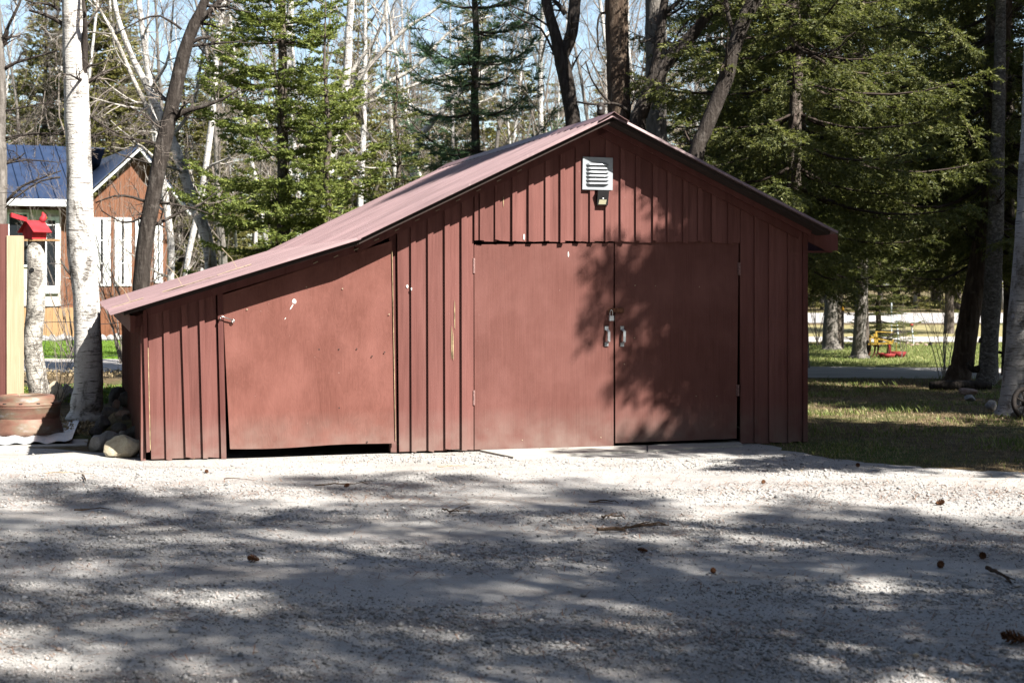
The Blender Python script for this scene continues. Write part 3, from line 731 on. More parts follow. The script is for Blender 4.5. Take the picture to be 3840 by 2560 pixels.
words = ['uppermost stone of the dark pile beside the lean-to wall', 'rounded stone near the top of the dark pile', 'stone against the lean-to wall at the pile top', 'left-hand stone halfway up the dark pile',
         'middle stone of the dark pile beside the lean-to', 'stone halfway down the pile touching the lean-to wall', 'left low stone of the dark pile near the metal sheet', 'low middle stone of the dark pile above the cream rock',
         'low stone wedged against the lean-to wall', 'small dark stone beside the corner of the metal sheet', 'dark stone at the foot of the lean-to corner trim', 'small brownish stone near the pile top',
         'small stone in the middle of the dark pile', 'upright stone leaning on the lean-to wall']
for i, (a0, a1, b0, b1, zz) in enumerate(piles):
    rock(a0, a1, b0, b1, 'stone_dark' if i not in (11, 4) else 'stone_pink', 40+i, words[i], 'stones piled beside the lean-to', zb=zz, cat='rock')
# earth bank under the pile
me = rock_mesh(77, .55, 1.7, .24, .15, 3); o = link('earth_bank', me, MAT['ground']); o.location = (-4.12, 17.7, -.04); o.rotation_euler = (0, 0, .27); tag(o, kind='structure')
rock(118, 188, 1420, 1500, 'stone_black', 61, 'black rounded boulder behind the rusty rims', zb=.05)
rock(165, 230, 1430, 1510, 'stone_tan', 63, 'cream boulder leaning beside the black boulder', zb=.05)
rock(228, 270, 1440, 1500, 'stone_grey', 65, 'grey boulder between the cream boulder and the tall birch', zb=.05)
# stacked rusty wheel rims
c = gnd(98, 1648); c.y += .40; c.x = (98-CX)/F*c.y
rim = empty('burn_ring', (c.x, c.y, .03), 0, 'rusty stacked wheel rims used as a fire ring on the metal sheet', 'fire ring')
b = MB(); b.lathe([(.365, .0), (.372, .015), (.368, .04), (.35, .10), (.335, .15), (.325, .17), (.31, .165), (.33, .10), (.35, .03), (.355, .0)], seg=48); b.build('lower_rim', MAT['rustrim'], rim, True)
b = MB(); b.lathe([(.325, .15), (.335, .18), (.335, .24), (.345, .27), (.35, .285), (.335, .292), (.32, .28), (.315, .17)], seg=48); b.build('middle_rim', MAT['rustrim'], rim, True)
b = MB(); b.lathe([(.345, .285), (.352, .30), (.35, .312), (.30, .325), (.29, .345), (.286, .375), (.265, .388), (.22, .39), (.205, .382), (.20, .36), (.24, .33), (.33, .29)], seg=48); b.build('upper_rim', MAT['rustrim'], rim, True)
for k in range(12):
    t = 2*math.pi*k/12+.13; b = MB()
    cx_, cy_ = .328*math.cos(t), .328*math.sin(t)
    b.tube([(cx_, cy_, .308), (cx_*1.001, cy_*1.001, .3235)], .018, 10); b.build('bolt_hole', MAT['blackplastic'], rim)
# crumpled sheet metal under it, on a pale slab
sm = empty('metal_sheet', gnd(160, 1668), 0, 'crumpled pale sheet metal lying under the rusty rims', 'metal sheet')
P0 = gnd(160, 1668); b = MB(); nx, ny = 40, 14
c00, c10, c11, c01 = gnd(-190, 1672, .02), gnd(270, 1652, .04), gnd(298, 1580, .05), gnd(-190, 1560, .03)
for j in range(ny+1):
    for i in range(nx+1):
        s_, t_ = i/nx, j/ny
        p = (c00*(1-s_)+c10*s_)*(1-t_) + (c01*(1-s_)+c11*s_)*t_
        z = .028 + .010*math.sin(s_*38+t_*2) + .016*max(0, mnoise.noise(Vector((s_*5, t_*3, 2)))) + .03*max(0, s_-.85)/.15
        b.v.append((p.x-P0.x, p.y-P0.y, z))
for j in range(ny):
    for i in range(nx): q = j*(nx+1)+i; b.f.append((q, q+1, q+nx+2, q+nx+1))
o = b.build('sheet', MAT['sheetmetal'], sm); md = o.modifiers.new('thick', 'SOLIDIFY'); md.thickness = .003
b = MB(); g0, g1, g2, g3 = [gnd(*q) - P0 for q in ((-190, 1688), (325, 1672), (330, 1650), (-190, 1655))]
b.hexa([(g.x, g.y, -.02) for g in (g0, g1, g2, g3)] + [(g.x, g.y, .012) for g in (g0, g1, g2, g3)])
sl = b.build('concrete_slab', MAT['sillplank'], None); sl.location = P0; tag(sl, 'thin pale slab edging the gravel under the crumpled metal sheet', 'slab')
# red board and raw timber post at the left edge
gt = empty('gate_post', at(60, 1500, 16.9)*1.0, 0, 'raw timber post carrying a red board at the left edge', 'gate post'); gp = Vector((gt.location.x, gt.location.y, 0)); gt.location = gp
def rel(px, py, Y, base): p = at(px, py, Y); return Vector((p.x-base.x, p.y-base.y, p.z-base.z))
x0 = rel(33, 0, 16.9, gp).x; x1 = rel(82, 0, 16.9, gp).x; zt = rel(60, 884, 16.9, gp).z
b = MB(); b.box((x0, -.07, 0), (x1, .07, zt)); b.build('post', MAT['newwood'], gt)
x2 = rel(-60, 0, 16.88, gp).x; x3 = rel(31.5, 0, 16.88, gp).x; x4 = rel(2, 0, 16.88, gp).x; zt2 = rel(0, 840, 16.88, gp).z
b = MB(); b.box((x4+.004, -.055, .02), (x3, -.02, zt2)); b.build('board', MAT['siding'], gt)
b = MB(); b.box((x2, -.050, .02), (x4, -.02, zt2-.01)); b.build('board', MAT['siding'], gt)
# birch-log post with cardinal-shaped birdhouse
YB = 20.2
lp = at(130, 1400, YB); lp.z = 0
post = empty('birch_log_post', lp, 0, 'cut white birch log standing upright as a birdhouse post', 'post')
pts = [Vector((0.10, 0, 0)), Vector((.03, 0, .35)), Vector((-.03, 0, .8)), Vector((0.01, 0, 1.2)), Vector((.02, 0, 1.6)), Vector((.02, 0, rel(130, 905, YB, lp).z))]
b = MB(); b.tube(pts, [.14, .125, .12, .115, .112, .11], 14); b.build('log', MAT['birch_old'], post, True)
b = MB(); b.tube([(.0, -.105, 1.72), (.0, -.119, 1.72)], .028, 10); b.build('knot_hole', MAT['blackplastic'], post)
zt = pts[-1].z
b = MB(); b.box((-.18, -.12, zt+.001), (.28, .12, zt+.025)); b.build('shelf', MAT['fencewood'], post)
bh = empty('birdhouse', lp + Vector((.0, 0, zt+.026)), math.radians(-35), 'bright red bird-shaped birdhouse on top of the birch log', 'birdhouse')
b = MB(); b.prism_y([(-.11, 0), (.11, 0), (.12, .13), (0, .27), (-.12, .13)], -.14, .14); b.build('box', MAT['redpaint'], bh)
for s in (-1, 1):
    b = MB(); b.hexa([Vector(p) for p in ((s*.006, -.18, .285), (s*.19, -.18, .10), (s*.19, .18, .10), (s*.006, .18, .285), (s*.006, -.18, .30), (s*.20, -.18, .112), (s*.20, .18, .112), (s*.006, .18, .30))]); b.build('wing_roof', MAT['redpaint'], bh)
b = MB(); b.prism_y([(-.02, .27), (.02, .27), (.02, .34), (-.02, .34)], -.46, -.16)
b.v = [(x, y, z + max(0, (-.16-y))*.22) for x, y, z in b.v]; b.build('tail', MAT['redpaint'], bh)
b = MB(); b.tube([(0, .12, .27), (0, .17, .34), (0, .18, .385), (0, .15, .44)], [.05, .055, .04, .008], 10); b.build('head', MAT['redpaint'], bh, True)
b = MB(); b.tube([(0, .20, .36), (0, .27, .335)], [.024, .004], 8); b.build('beak', MAT['yellowpaint'], bh, True)
bh.scale = (.78, .78, .78)
# wire fence behind
fy = 23.2
fc = at(250, 1400, fy); fc.z = 0
wf = empty('wire_fence', fc, 0, 'sagging farm wire fence between the tall birch and the lean-to', 'fence')
rw = random.Random(9)
for k, zz in enumerate((.30, .52, .74, .98, 1.22)):
    b = MB(); b.tube([(x, rw.uniform(-.03, .03), zz + rw.uniform(-.03, .03)) for x in np.linspace(-1.6, 1.1, 14)], .0045, 4); b.build('wire_strand', MAT['fencewire'], wf)
for k in range(13):
    x = -1.5+k*.2; b = MB(); b.tube([(x+rw.uniform(-.03,.03), rw.uniform(-.03, .03), zz) for zz in (.28, .52, .74, .98, 1.24)], .0035, 4); b.build('wire_stay', MAT['fencewire'], wf)
for x in (-1.62, 1.12):
    b = MB(); b.bar((x, 0, 0), (x, 0, 1.35), .035, .035); b.build('post', MAT['darkiron'], wf)

# ------------------------------------------------------------------ house beyond the lawn
HA = math.radians(24); HO = at(345, 1200, 43); HO.z = 0
HU = Vector((math.cos(HA), math.sin(HA), 0)); HN = Vector((-math.sin(HA), math.cos(HA), 0))
house = empty('house', HO, HA, 'log-sided house with blue metal roof and white trim beyond the lawn', 'house')
def HP(px, py, v=0.0):
    d = Vector(((px-CX)/F, 1, (HY-py)/F)); c = Vector((0, 0, CH))
    t = ((HO + HN*v) - c).dot(HN)/d.dot(HN); p = c+d*t-HO
    return (p.dot(HU), p.z)
gl, gr = HP(340, 900)[0], HP(628, 900)[0]; zpk = HP(522, 585)[1]; upk = HP(515, 585)[0]; zev = HP(345, 752)[1]
# gable planks
npk = 16
for k in range(npk):
    a0 = gl+(gr-gl)*k/npk; a1 = gl+(gr-gl)*(k+1)/npk-.006
    zf = lambda u: zev + (zpk-zev)*max(0, 1-abs(u-upk)/(abs(gl-upk) if u < upk else abs(gr-upk)+.9))
    b = MB(); b.prism_y([(a0, .0), (a1, .0), (a1, zf(a1)-.02), (a0, zf(a0)-.02)], 0.0+rs.uniform(0, .01), .05); b.build('wall_plank', MAT['logwall'], house)
b = MB(); b.box((gl+.05, .05, 0), (gr, 5.5, zev)); b.build('wall', MAT['logwall'], house)
def window(x0, x1, y0, y1, v=-.03, drape=True, bars=2):
    u0, z1 = HP(x0, y0); u1, _ = HP(x1, y0); z0 = HP(x0, y1)[1]
    wn = empty('window', (0, 0, 0)); wn.parent = house; t = .05
    b = MB()
    b.box((u0, v, z0), (u0+t, v+.028, z1)); b.box((u1-t, v, z0), (u1, v+.028, z1)); b.box((u0+t, v, z0), (u1-t, v+.028, z0+t)); b.box((u0+t, v, z1-t), (u1-t, v+.028, z1)); b.build('frame', MAT['white'], wn)
    b = MB(); b.box((u0+t, v+.018, z0+t), (u1-t, v+.024, z1-t)); b.build('pane', MAT['glass'], wn)
    if drape:
        for s0, s1 in ((.12, .42), (.55, .88)):
            b = MB(); ux = u0+(u1-u0)*s0; uy = u0+(u1-u0)*s1; n = 14
            for i in range(n+1):
                q = i/n; uu = ux+(uy-ux)*q; vv = v+.008+.005*math.sin(q*16)
                b.v += [(uu, vv, z0+t), (uu, vv, z1-t)]
            for i in range(n): b.f.append((2*i, 2*i+2, 2*i+3, 2*i+1))
            b.build('curtain', MAT['curtain'], wn, True)
    for k in range(bars):
        zz = z0+(z1-z0)*(k+1)/(bars+1); b = MB(); b.box((u0+t, v+.001, zz-.012), (u1-t, v+.006, zz+.012)); b.build('muntin', MAT['white'], wn)
window(350, 415, 815, 1072); window(430, 492, 815, 1072); window(507, 560, 820, 1072); window(578, 610, 832, 1060, bars=1)
# gable rake boards
for (e, s) in ((gl-.35, -1), (gr+.55, 1)):
    b = MB(); zz = zev-.12 if s < 0 else zev-.35
    b.bar((upk, -.30, zpk+.16), (e, -.30, zz), .05, .17, up=(0, 1, 0)); b.build('bargeboard', MAT['white'], house)
    b = MB(); b.hexa([(upk, -.32, zpk+.25), (e, -.32, zz+.09), (e, 5.2, zz+.09), (upk, 5.2, zpk+.25), (upk, -.32, zpk+.29), (e, -.32, zz+.13), (e, 5.2, zz+.13), (upk, 5.2, zpk+.29)]); b.build('gable_roof', MAT['blueroof'], house)
# main blue roof to the left, ribbed
zr0 = HP(200, 752)[1]; zr1 = HP(200, 552, 3.0)[1]; ul = gl-7.0
mr = empty('main_roof', (0, 0, 0)); mr.parent = house
npn = 16; step = (gl-.02-ul)/npn
for k in range(npn):
    u0 = ul+k*step; b = MB()
    b.hexa([(u0, -.2, zr0), (u0+step-.01, -.2, zr0), (u0+step-.01, 3.0, zr1), (u0, 3.0, zr1), (u0, -.2, zr0+.03), (u0+step-.01, -.2, zr0+.03), (u0+step-.01, 3.0, zr1+.03), (u0, 3.0, zr1+.03)])
    b.bar((u0, -.2, zr0+.05), (u0, 3.0, zr1+.05), .04, .04); b.build('roof_panel', MAT['blueroof'], mr)
b = MB(); b.hexa([(ul, 3.0, zr1), (gl+.9, 3.0, zr1), (gl+.9, 6.2, zr0), (ul, 6.2, zr0), (ul, 3.0, zr1+.03), (gl+.9, 3.0, zr1+.03), (gl+.9, 6.2, zr0+.03), (ul, 6.2, zr0+.03)]); b.build('rear_slope', MAT['blueroof'], mr)
b = MB(); b.box((ul, -.30, zr0-.16), (gl-.02, -.20, zr0+.02)); b.build('gutter', MAT['white'], house)
b = MB(); b.box((ul, .30, 0), (gl-.01, 5.6, zr0-.05)); b.build('wall', MAT['logwall'], house)
b = MB(); u0, z1 = HP(20, 785, .2); u1, _ = HP(228, 785, .2); b.box((u0, .2, .9), (u1, .29, z1)); b.build('porch_panel', MAT['cream'], house)
dr = empty('porch_door', (0, 0, 0)); dr.parent = house
u0, z1 = HP(160, 812, .15); u1, _ = HP(222, 812, .15); z0 = HP(160, 1100, .15)[1]
b = MB(); t = .10; b.box((u0, .12, z0), (u0+t, .19, z1)); b.box((u1-t, .12, z0), (u1, .19, z1)); b.box((u0+t, .12, z1-t), (u1-t, .19, z1)); b.box((u0+t, .12, z0), (u1-t, .19, z0+.2)); b.build('frame', MAT['white'], dr)
b = MB(); b.box((u0+t, .16, z0+.2), (u1-t, .18, z1-t)); b.build('pane', MAT['glass'], dr)
b = MB(); b.box((u0+t, .145, z1-t-.13), (u1-t, .158, z1-t-.10)); b.build('muntin', MAT['white'], dr)
window(30, 112, 795, 1000, v=.15, drape=False, bars=1)
for k in range(22):
    u0 = gl-3.4+k*.15; b = MB(); b.box((u0, -.10, 0.0), (u0+.143, -.06, .86+rs.uniform(-.01, .01))); b.build('skirting_plank', MAT['fencewood'], house)
ORDW = ('first second third fourth fifth sixth seventh eighth ninth tenth eleventh twelfth thirteenth fourteenth fifteenth sixteenth seventeenth').split()
for k in range(17):
    p = HP(130+k*31, 1215, -.8); q = HO + HU*p[0] + HN*(-.8-rw.uniform(0, .3)); 
    o = link('border_stone', rock_mesh(200+k % 4, .16, .14, .13, sub=2), MAT['stone_grey']); o.location = (q.x, q.y, .06); o.rotation_euler = (0, 0, k*1.3)
    o.scale = (rw.uniform(.8, 1.4),)*3
    tag(o, ORDW[k]+' rounded border stone from the left at the log house foot', 'stone', 'border stones along the house')

# ------------------------------------------------------------------ right: implement, stakes, wheel, log
ib = gnd(3315, 1342)
imp = empty('cultivator', ib, 0, 'old yellow and red farm cultivator standing in the grass', 'cultivator')
def I(px, py, dy=0.0): return rel(px, py, ib.y+dy, ib)
b = MB()
for p, q in (((3255, 1290), (3345, 1286)), ((3345, 1286), (3350, 1272)), ((3260, 1262), (3345, 1282)), ((3285, 1243), (3290, 1290)), ((3262, 1256), (3264, 1290)), ((3278, 1252), (3282, 1288))):
    b.bar(I(*p), I(*q), .035, .035)
b.bar(I(3270, 1290, -.0), I(3270, 1290, .5), .035, .035); b.bar(I(3338, 1286), I(3338, 1286, .5), .035, .035); b.bar(I(3270, 1290, .5), I(3338, 1286, .5), .035, .035)
b.build('frame', MAT['yellowpaint'], imp)
b = MB(); b.bar(I(3283, 1243), I(3352, 1246), .02, .02); b.build('tie_rod', MAT['yellowpaint'], imp)
b = MB(); b.tube([I(3300, 1282), I(3325, 1270), I(3350, 1248), I(3366, 1240), I(3376, 1241), I(3382, 1246)], .018, 6); b.build('lever', MAT['darkiron'], imp)
for px in (3262, 3280, 3292, 3330, 3337):
    b = MB(); b.tube([I(px, 1288, .1), I(px+2, 1300, .1), I(px-1, 1325, .1), I(px-9, 1340, .1)], .02, 6); b.build('shank', MAT['rust'], imp)
def disc(px0, px1, py0, py1, dy):
    b = MB(); c = I((px0+px1)/2, py1, dy); r = (px1-px0)/2/F*ib.y; h = (py1-py0)/F*ib.y
    b.lathe([(r*.25, h*.15), (r*.8, h*.5), (r, h), (r*1.02, h), (r*.86, h*.42), (r*.3, 0.0)], c, 20); b.build('shield', MAT['shieldred'], imp, True)
disc(3294, 3358, 1324, 1347, -.1); disc(3342, 3398, 1318, 1345, .2)
b = MB(); b.bar(I(3334, 1288), I(3342, 1330), .03, .03); b.build('brace', MAT['shieldred'], imp)
b = MB(); b.bar(I(3360, 1283, .2), I(3362, 1320, .2), .03, .012); b.build('upright', MAT['yellowpaint'], imp)
def stake(px, ytop, ybot, Y, m, label, cap=None, lean=0, r=.022):
    base = at(px, ybot, Y); base.z = 0; o = empty('marker_stake', base, 0, label, 'stake', 'marker stakes')
    zt = at(px, ytop, Y).z; b = MB(); b.tube([(0, 0, 0), (lean*.5, 0, zt*.5), (lean, 0, zt)], r, 8); b.build('pole', MAT[m], o)
    if cap:
        b = MB(); h = cap[1]; rr = cap[2]
        b.tube([(lean, 0, zt+.001), (lean, 0, zt+h*.3), (lean, 0, zt+h*.8), (lean, 0, zt+h)], [rr*.7, rr, rr, rr*.6], 10); b.build('reflector_cap', MAT[cap[0]], o, True)
stake(3426, 1225, 1290, 40.2, 'steelpost', 'steel stake with a red ball cap beyond the cultivator', ('redplastic', .09, .045), -.05)
stake(3370, 1200, 1290, 40.4, 'steelpost', 'plain pale steel stake leaning just left of the red-capped stake', None, -.05)
stake(3343, 1135, 1258, 46, 'steelpost', 'tall thin pale stake behind the cultivator lever', None, 0, .02)
stake(3160, 1165, 1310, 37, 'darkiron', 'dark leaning stake with an orange cap beside the mossy trunk', ('orangeplastic', .11, .035), .0, .03)
# iron wheel leaning on the birch at the right edge
wc = at(3852, 1457, 18.6); 
whl = empty('iron_wheel', (wc.x, wc.y, 0), 0, 'dark iron spoked wheel leaning on the right-edge birch', 'wheel')
R = (3852-3797)/F*18.6*1.0; H = R*1.55
b = MB(); tilt = .25
def wp(t, r): return Vector((r*math.cos(t)*.85, r*math.sin(t)*tilt + R*.2, R*1.55*(.5+.5*math.sin(t)*(r/R))*1.25 + .02))
rr_ = [wp(t, R) for t in np.linspace(0, 2*math.pi, 28)]
b.tube(rr_, .03, 8, cap=False); b.build('tyre', MAT['darkiron'], whl, True)
b = MB(); hub = sum(rr_[:-1], Vector())/27; b.tube([hub+Vector((0, -.06, 0)), hub+Vector((0, .06, 0))], .04, 10); b.build('hub', MAT['darkiron'], whl)
for k in range(8): b = MB(); b.tube([hub, wp(2*math.pi*k/8+.3, R)], .012, 6); b.build('spoke', MAT['darkiron'], whl)
# log and stones by the right trunks
lg = gnd(3590, 1462); log = empty('fallen_log', lg, 0, 'dark rotten log lying before the two leaning trunks', 'log')
b = MB(); b.tube([(-.38, .1, .06), (-.1, 0, .07), (.2, .05, .07), (.5, .0, .06)], [.06, .075, .07, .05], 10); b.build('stem', MAT['bark_dark'], log, True)
rock(3600, 3664, 1452, 1484, 'stone_pink', 91, 'flat pinkish stone in the grass under the leaning trunks')
rock(3622, 3662, 1480, 1505, 'stone_grey', 92, 'small grey stone just before the flat pinkish stone')
rock(3700, 3745, 1500, 1540, 'stone_grey', 93, 'blue-grey stone at the left foot of the right-edge birch')
rock(3795, 3835, 1530, 1570, 'stone_grey', 94, 'pale stone at the right foot of the right-edge birch')
rock(3482, 3498, 1283, 1297, 'stone_black', 95, 'small black boulder on the far lane edge')
for k, (px, py) in enumerate(((3392, 1292), (3412, 1300), (3430, 1296), (3447, 1289), (3464, 1298))):
    rock(px, px+18, py-10, py, 'stone_pink', 120+k, ORDW[k]+' reddish stone from the left edging the far gravel lane', 'stones edging the far lane')

# ------------------------------------------------------------------ trees
def norm(a): return a/np.maximum(np.linalg.norm(a, axis=-1, keepdims=True), 1e-9)
def leaf_mesh(name, S, D, Ln, seed, per_m=60, ll=.055, lw=.014, fwd=.75, droop=.1, updir=None):
    """needles along many twigs: S start (n,3), D unit direction (n,3), Ln length (n)"""
    r = np.random.default_rng(seed)
    k = np.maximum(2, (Ln*per_m).astype(int)); idx = np.repeat(np.arange(len(S)), k); n = len(idx)
    t = r.random(n)**.85
    p = S[idx] + D[idx]*(Ln[idx]*t)[:, None]
    p[:, 2] -= droop*(Ln[idx]*t)**2
    up = np.array([0, 0, 1.0]); side = norm(np.cross(D[idx], up) + r.normal(0, .02, (n, 3)))
    upv = np.cross(side, D[idx])
    ang = r.normal(0, .55, n) + np.where(r.random(n) < .5, 0, math.pi)
    lat = side*np.cos(ang)[:, None] + upv*np.sin(ang)[:, None]
    d = norm(D[idx]*fwd + lat*(1.05-fwd*.3) + r.normal(0, .12, (n, 3)))
    L = ll*r.uniform(.6, 1.25, n)[:, None]
    wv = norm(np.cross(d, norm(r.normal(0, 1, (n, 3)) + up*.9)))*(lw*r.uniform(.7, 1.3, n))[:, None]
    V = np.stack([p, p+d*L*.45+wv, p+d*L, p+d*L*.45-wv], 1).reshape(-1, 3)
    return np_mesh(name, V, np.arange(4*n).reshape(-1, 4))

def conifer(seed, H, zb, rmax, nwhorl, per=5, droop=-.25, rise=.35, twig_len=.42, per_m=55, ll=.055, lw=.014, dens=1.0, taper=1.0, gaps=.0, sub=True, hang=0.0, curve=1.0, dead=0, fwd=.75, tr=None):
    """returns (trunk mesh, branch mesh, foliage mesh) about the origin"""
    r = np.random.default_rng(seed); rp = random.Random(seed)
    tb = MB(); r0 = tr if tr else H*.0125+.02; wob = [Vector((rp.uniform(-.05, .05), rp.uniform(-.05, .05), 0)) for _ in range(12)]
    tp = [Vector((0, 0, -.15))] + [Vector((0, 0, H*i/11))+wob[i]*min(1, i) for i in range(12)]
    tb.tube(tp, [r0*1.35] + [r0*(1-i/11.4)+.004 for i in range(12)], 10)
    def axis(z):
        f = max(0, min(10.999, z/H*11)); i = int(f); return tp[i+1].lerp(tp[i+2], f-i)
    bb = MB(); S = []; D = []; Ln = []
    for wv in range(nwhorl):
        z = zb + (H-zb)*max(0.0, (wv+rp.uniform(-.3, .3))/nwhorl)**.95
        if z > H*.985: z = H*.985
        z = max(z, .3)
        q = (z-zb)/(H-zb); q = min(.99, max(0, q))
        Lmax = rmax*((1-q)**taper)*(.55+.45*min(1, q/.10+.3)) + .12
        a0 = rp.uniform(0, 6.28)
        for k in range(per):
            if rp.random() < gaps: continue
            a_ = a0 + 6.283*k/per + rp.uniform(-.35, .35); L = Lmax*rp.uniform(.65, 1.12)
            el = rise*(q-.25) + droop*(1-q) + rp.uniform(-.12, .12)
            dh = Vector((math.cos(a_), math.sin(a_), 0)); p = axis(z) ; pts = [p.copy()]; ns = 6
            e = el
            for s in range(ns):
                e2 = e + (-.10 + .16*s)*curve*(.4 if L < .5 else 1)
                p = p + (dh*math.cos(e2) + Vector((0, 0, math.sin(e2))))*(L/ns) + Vector((rp.uniform(-.02, .02), rp.uniform(-.02, .02), rp.uniform(-.012, .012)))*L*.5
                pts.append(p.copy())
            rb = .006+.011*L
            bb.tube(pts, [rb*(1-.85*s/ns) for s in range(ns+1)], 4, cap=False)
            deadb = rp.random() < dead
            nt_ = max(3, int(L/.085*dens))
            for j in range(nt_):
                f = .16 + .84*(j+rp.random())/nt_; x = f*ns; i = min(ns-1, int(x)); c = pts[i].lerp(pts[i+1], x-i)
                bd = (pts[i+1]-pts[i]).normalized(); sd = bd.cross(Vector((0, 0, 1))).normalized()*(1 if j % 2 else -1)
                tl = twig_len*min(1, L/1.0+.25)*(1-f*.55)*rp.uniform(.6, 1.25)
                td = (bd*.62 + sd*.8 + Vector((0, 0, rp.uniform(-.22, .12)-hang*rp.random()))).normalized()
                if deadb:
                    bb.tube([c, c+td*tl*.6, c+td*tl*1.1+Vector((0, 0, -.1*tl))], [.005, .003, .002], 3, cap=False); continue
                S.append(c); D.append(td); Ln.append(tl)
                if sub and tl > .2:
                    for h in (.35, .6, .8):
                        s2 = td.cross(Vector((0, 0, 1))).normalized()*rp.choice((-1, 1)); d2 = (td*.7+s2*.75+Vector((0, 0, rp.uniform(-.2, .15)-hang*.6*rp.random()))).normalized()
                        S.append(c+td*tl*h); D.append(d2); Ln.append(tl*.5*rp.uniform(.7, 1.2))
            if not deadb: S.append(pts[-2]); D.append((pts[-1]-pts[-2]).normalized()); Ln.append(L/ns*1.5)
    S = np.array([tuple(v) for v in S]); D = norm(np.array([tuple(v) for v in D])); Ln = np.array(Ln)
    return tb.mesh('trunk', True), bb.mesh('branches', True), leaf_mesh('foliage', S, D, Ln, seed, per_m, ll, lw, fwd)
def place_conifer(ms, loc, rz, sc, label, mleaf, mbark='bark_spruce', group=None, name='fir_tree', cat='tree', lean=(0, 0), parts=True):
    t = empty(name, loc, rz, label, cat, group); t.scale = (sc if hasattr(sc, '__len__') else (sc,)*3); t.rotation_euler = (lean[0], lean[1], rz)
    for nm, me, m in (('trunk', ms[0], MAT[mbark]), ('branches', ms[1], MAT['twig_dark']), ('crown', ms[2], MAT[mleaf])):
        o = bpy.data.objects.new(nm, me); col.objects.link(o); o.parent = t
        if nm != 'trunk': o['kind'] = 'stuff'
        if len(me.materials) == 0: me.materials.append(m)
        elif me.materials[0] is not m:
            o.material_slots[0].link = 'OBJECT'; o.material_slots[0].material = m
    return t

def grow(mb, p, d, L, r, level, rp, up=.15, spread=.9, nchild=(4, 7), sides=(8, 6, 4, 3, 3), wander=.18, lim=None, t0=.2):
    n = (7, 6, 5, 4, 3)[min(level, 4)]; pts = [Vector(p)]; q = Vector(p); d = Vector(d).normalized()
    for i in range(n):
        d = (d + Vector((rp.gauss(0, 1), rp.gauss(0, 1), rp.gauss(0, 1)))*wander*.5 + Vector((0, 0, up*.3))).normalized()
        q = q + d*(L/n); pts.append(q.copy())
    mb[min(level, len(mb)-1)].tube(pts, [max(.0016, r*(1-.78*i/n)) for i in range(n+1)], sides[min(level, 4)], cap=level < 2)
    branch_from(mb, pts, r, L, level, rp, up, spread, nchild, sides, wander, lim, t0)
def branch_from(mb, pts, r, L, level, rp, up, spread, nchild, sides, wander, lim, t0=.2):
    if level >= lim: return
    n = len(pts)-1
    for c in range(rp.randint(*nchild)):
        f = (t0 + (1-t0)*rp.random()) if level else (t0 + (1-t0)*(c+rp.random())/nchild[1]); f = min(f, .98); x = f*n; i = min(n-1, int(x)); s = pts[i].lerp(pts[i+1], x-i); bd = (pts[i+1]-pts[i]).normalized()
        rv = Vector((rp.gauss(0, 1), rp.gauss(0, 1), rp.gauss(0, 1))); sd = (rv - bd*rv.dot(bd)).normalized()
        nd = (bd*(1-.25*spread) + sd*spread*rp.uniform(.6, 1.1)).normalized()
        grow(mb, s, nd, L*rp.uniform(.34, .58)*(1-.35*f), r*(1-.7*f)*rp.uniform(.42, .62), level+1, rp, up, spread, nchild, sides, wander, lim, .12)
def bare_tree(seed, H, r, lim=3, spread=.75, up=.3, nchild=(6, 9), t0=.3, lean=0.0):
    rp = random.Random(seed); mb = [MB(), MB(), MB()]
    # trunk
    pts = []; q = Vector((0, 0, -.1)); d = Vector((lean, rp.uniform(-.05, .05), 1)).normalized()
    for i in range(10):
        pts.append(q.copy()); d = (d+Vector((rp.gauss(0, .05), rp.gauss(0, .05), .03))).normalized(); q = q+d*H/9
    mb[0].tube(pts, [r*(1.2 if i == 0 else 1-.82*i/9) for i in range(10)], 9)
    nn = len(pts)-1
    for c in range(int(nchild[1]*2.2)):
        f = t0+(1-t0)*(c+rp.random())/(nchild[1]*2.2); x = min(f, .985)*nn; i = min(nn-1, int(x)); s = pts[i].lerp(pts[i+1], x-i); bd = (pts[i+1]-pts[i]).normalized()
        a_ = rp.uniform(0, 6.28); nd = (bd*.75 + Vector((math.cos(a_), math.sin(a_), rp.uniform(-.1, .4)))*spread).normalized()
        grow(mb, s, nd, H*.30*(1.1-.65*f)*rp.uniform(.6, 1.2), r*(1-.75*f)*.42, 1, rp, up, spread*1.1, (4, 7), (8, 5, 4, 3, 3), .3, lim, .15)
    return mb[0].mesh('trunk', True), mb[1].mesh('limbs', True), mb[2].mesh('twigs')
def place_bare(ms, loc, rz, sc, label, mats, group=None, name='birch_tree', cat='tree', rx=0.0):
    t = empty(name, loc, rz, label, cat, group); t.scale = (sc if hasattr(sc, '__len__') else (sc,)*3); t.rotation_euler = (rx, 0, rz)
    for nm, me, m in zip(('trunk', 'limbs', 'twigs'), ms, mats):
        if len(me.vertices) == 0: continue
        o = bpy.data.objects.new(nm, me); col.objects.link(o); o.parent = t
        if nm != 'trunk': o['kind'] = 'stuff'
        if len(me.materials) == 0: me.materials.append(MAT[m])
        elif me.materials[0] is not MAT[m]:
            o.material_slots[0].link = 'OBJECT'; o.material_slots[0].material = MAT[m]
    return t
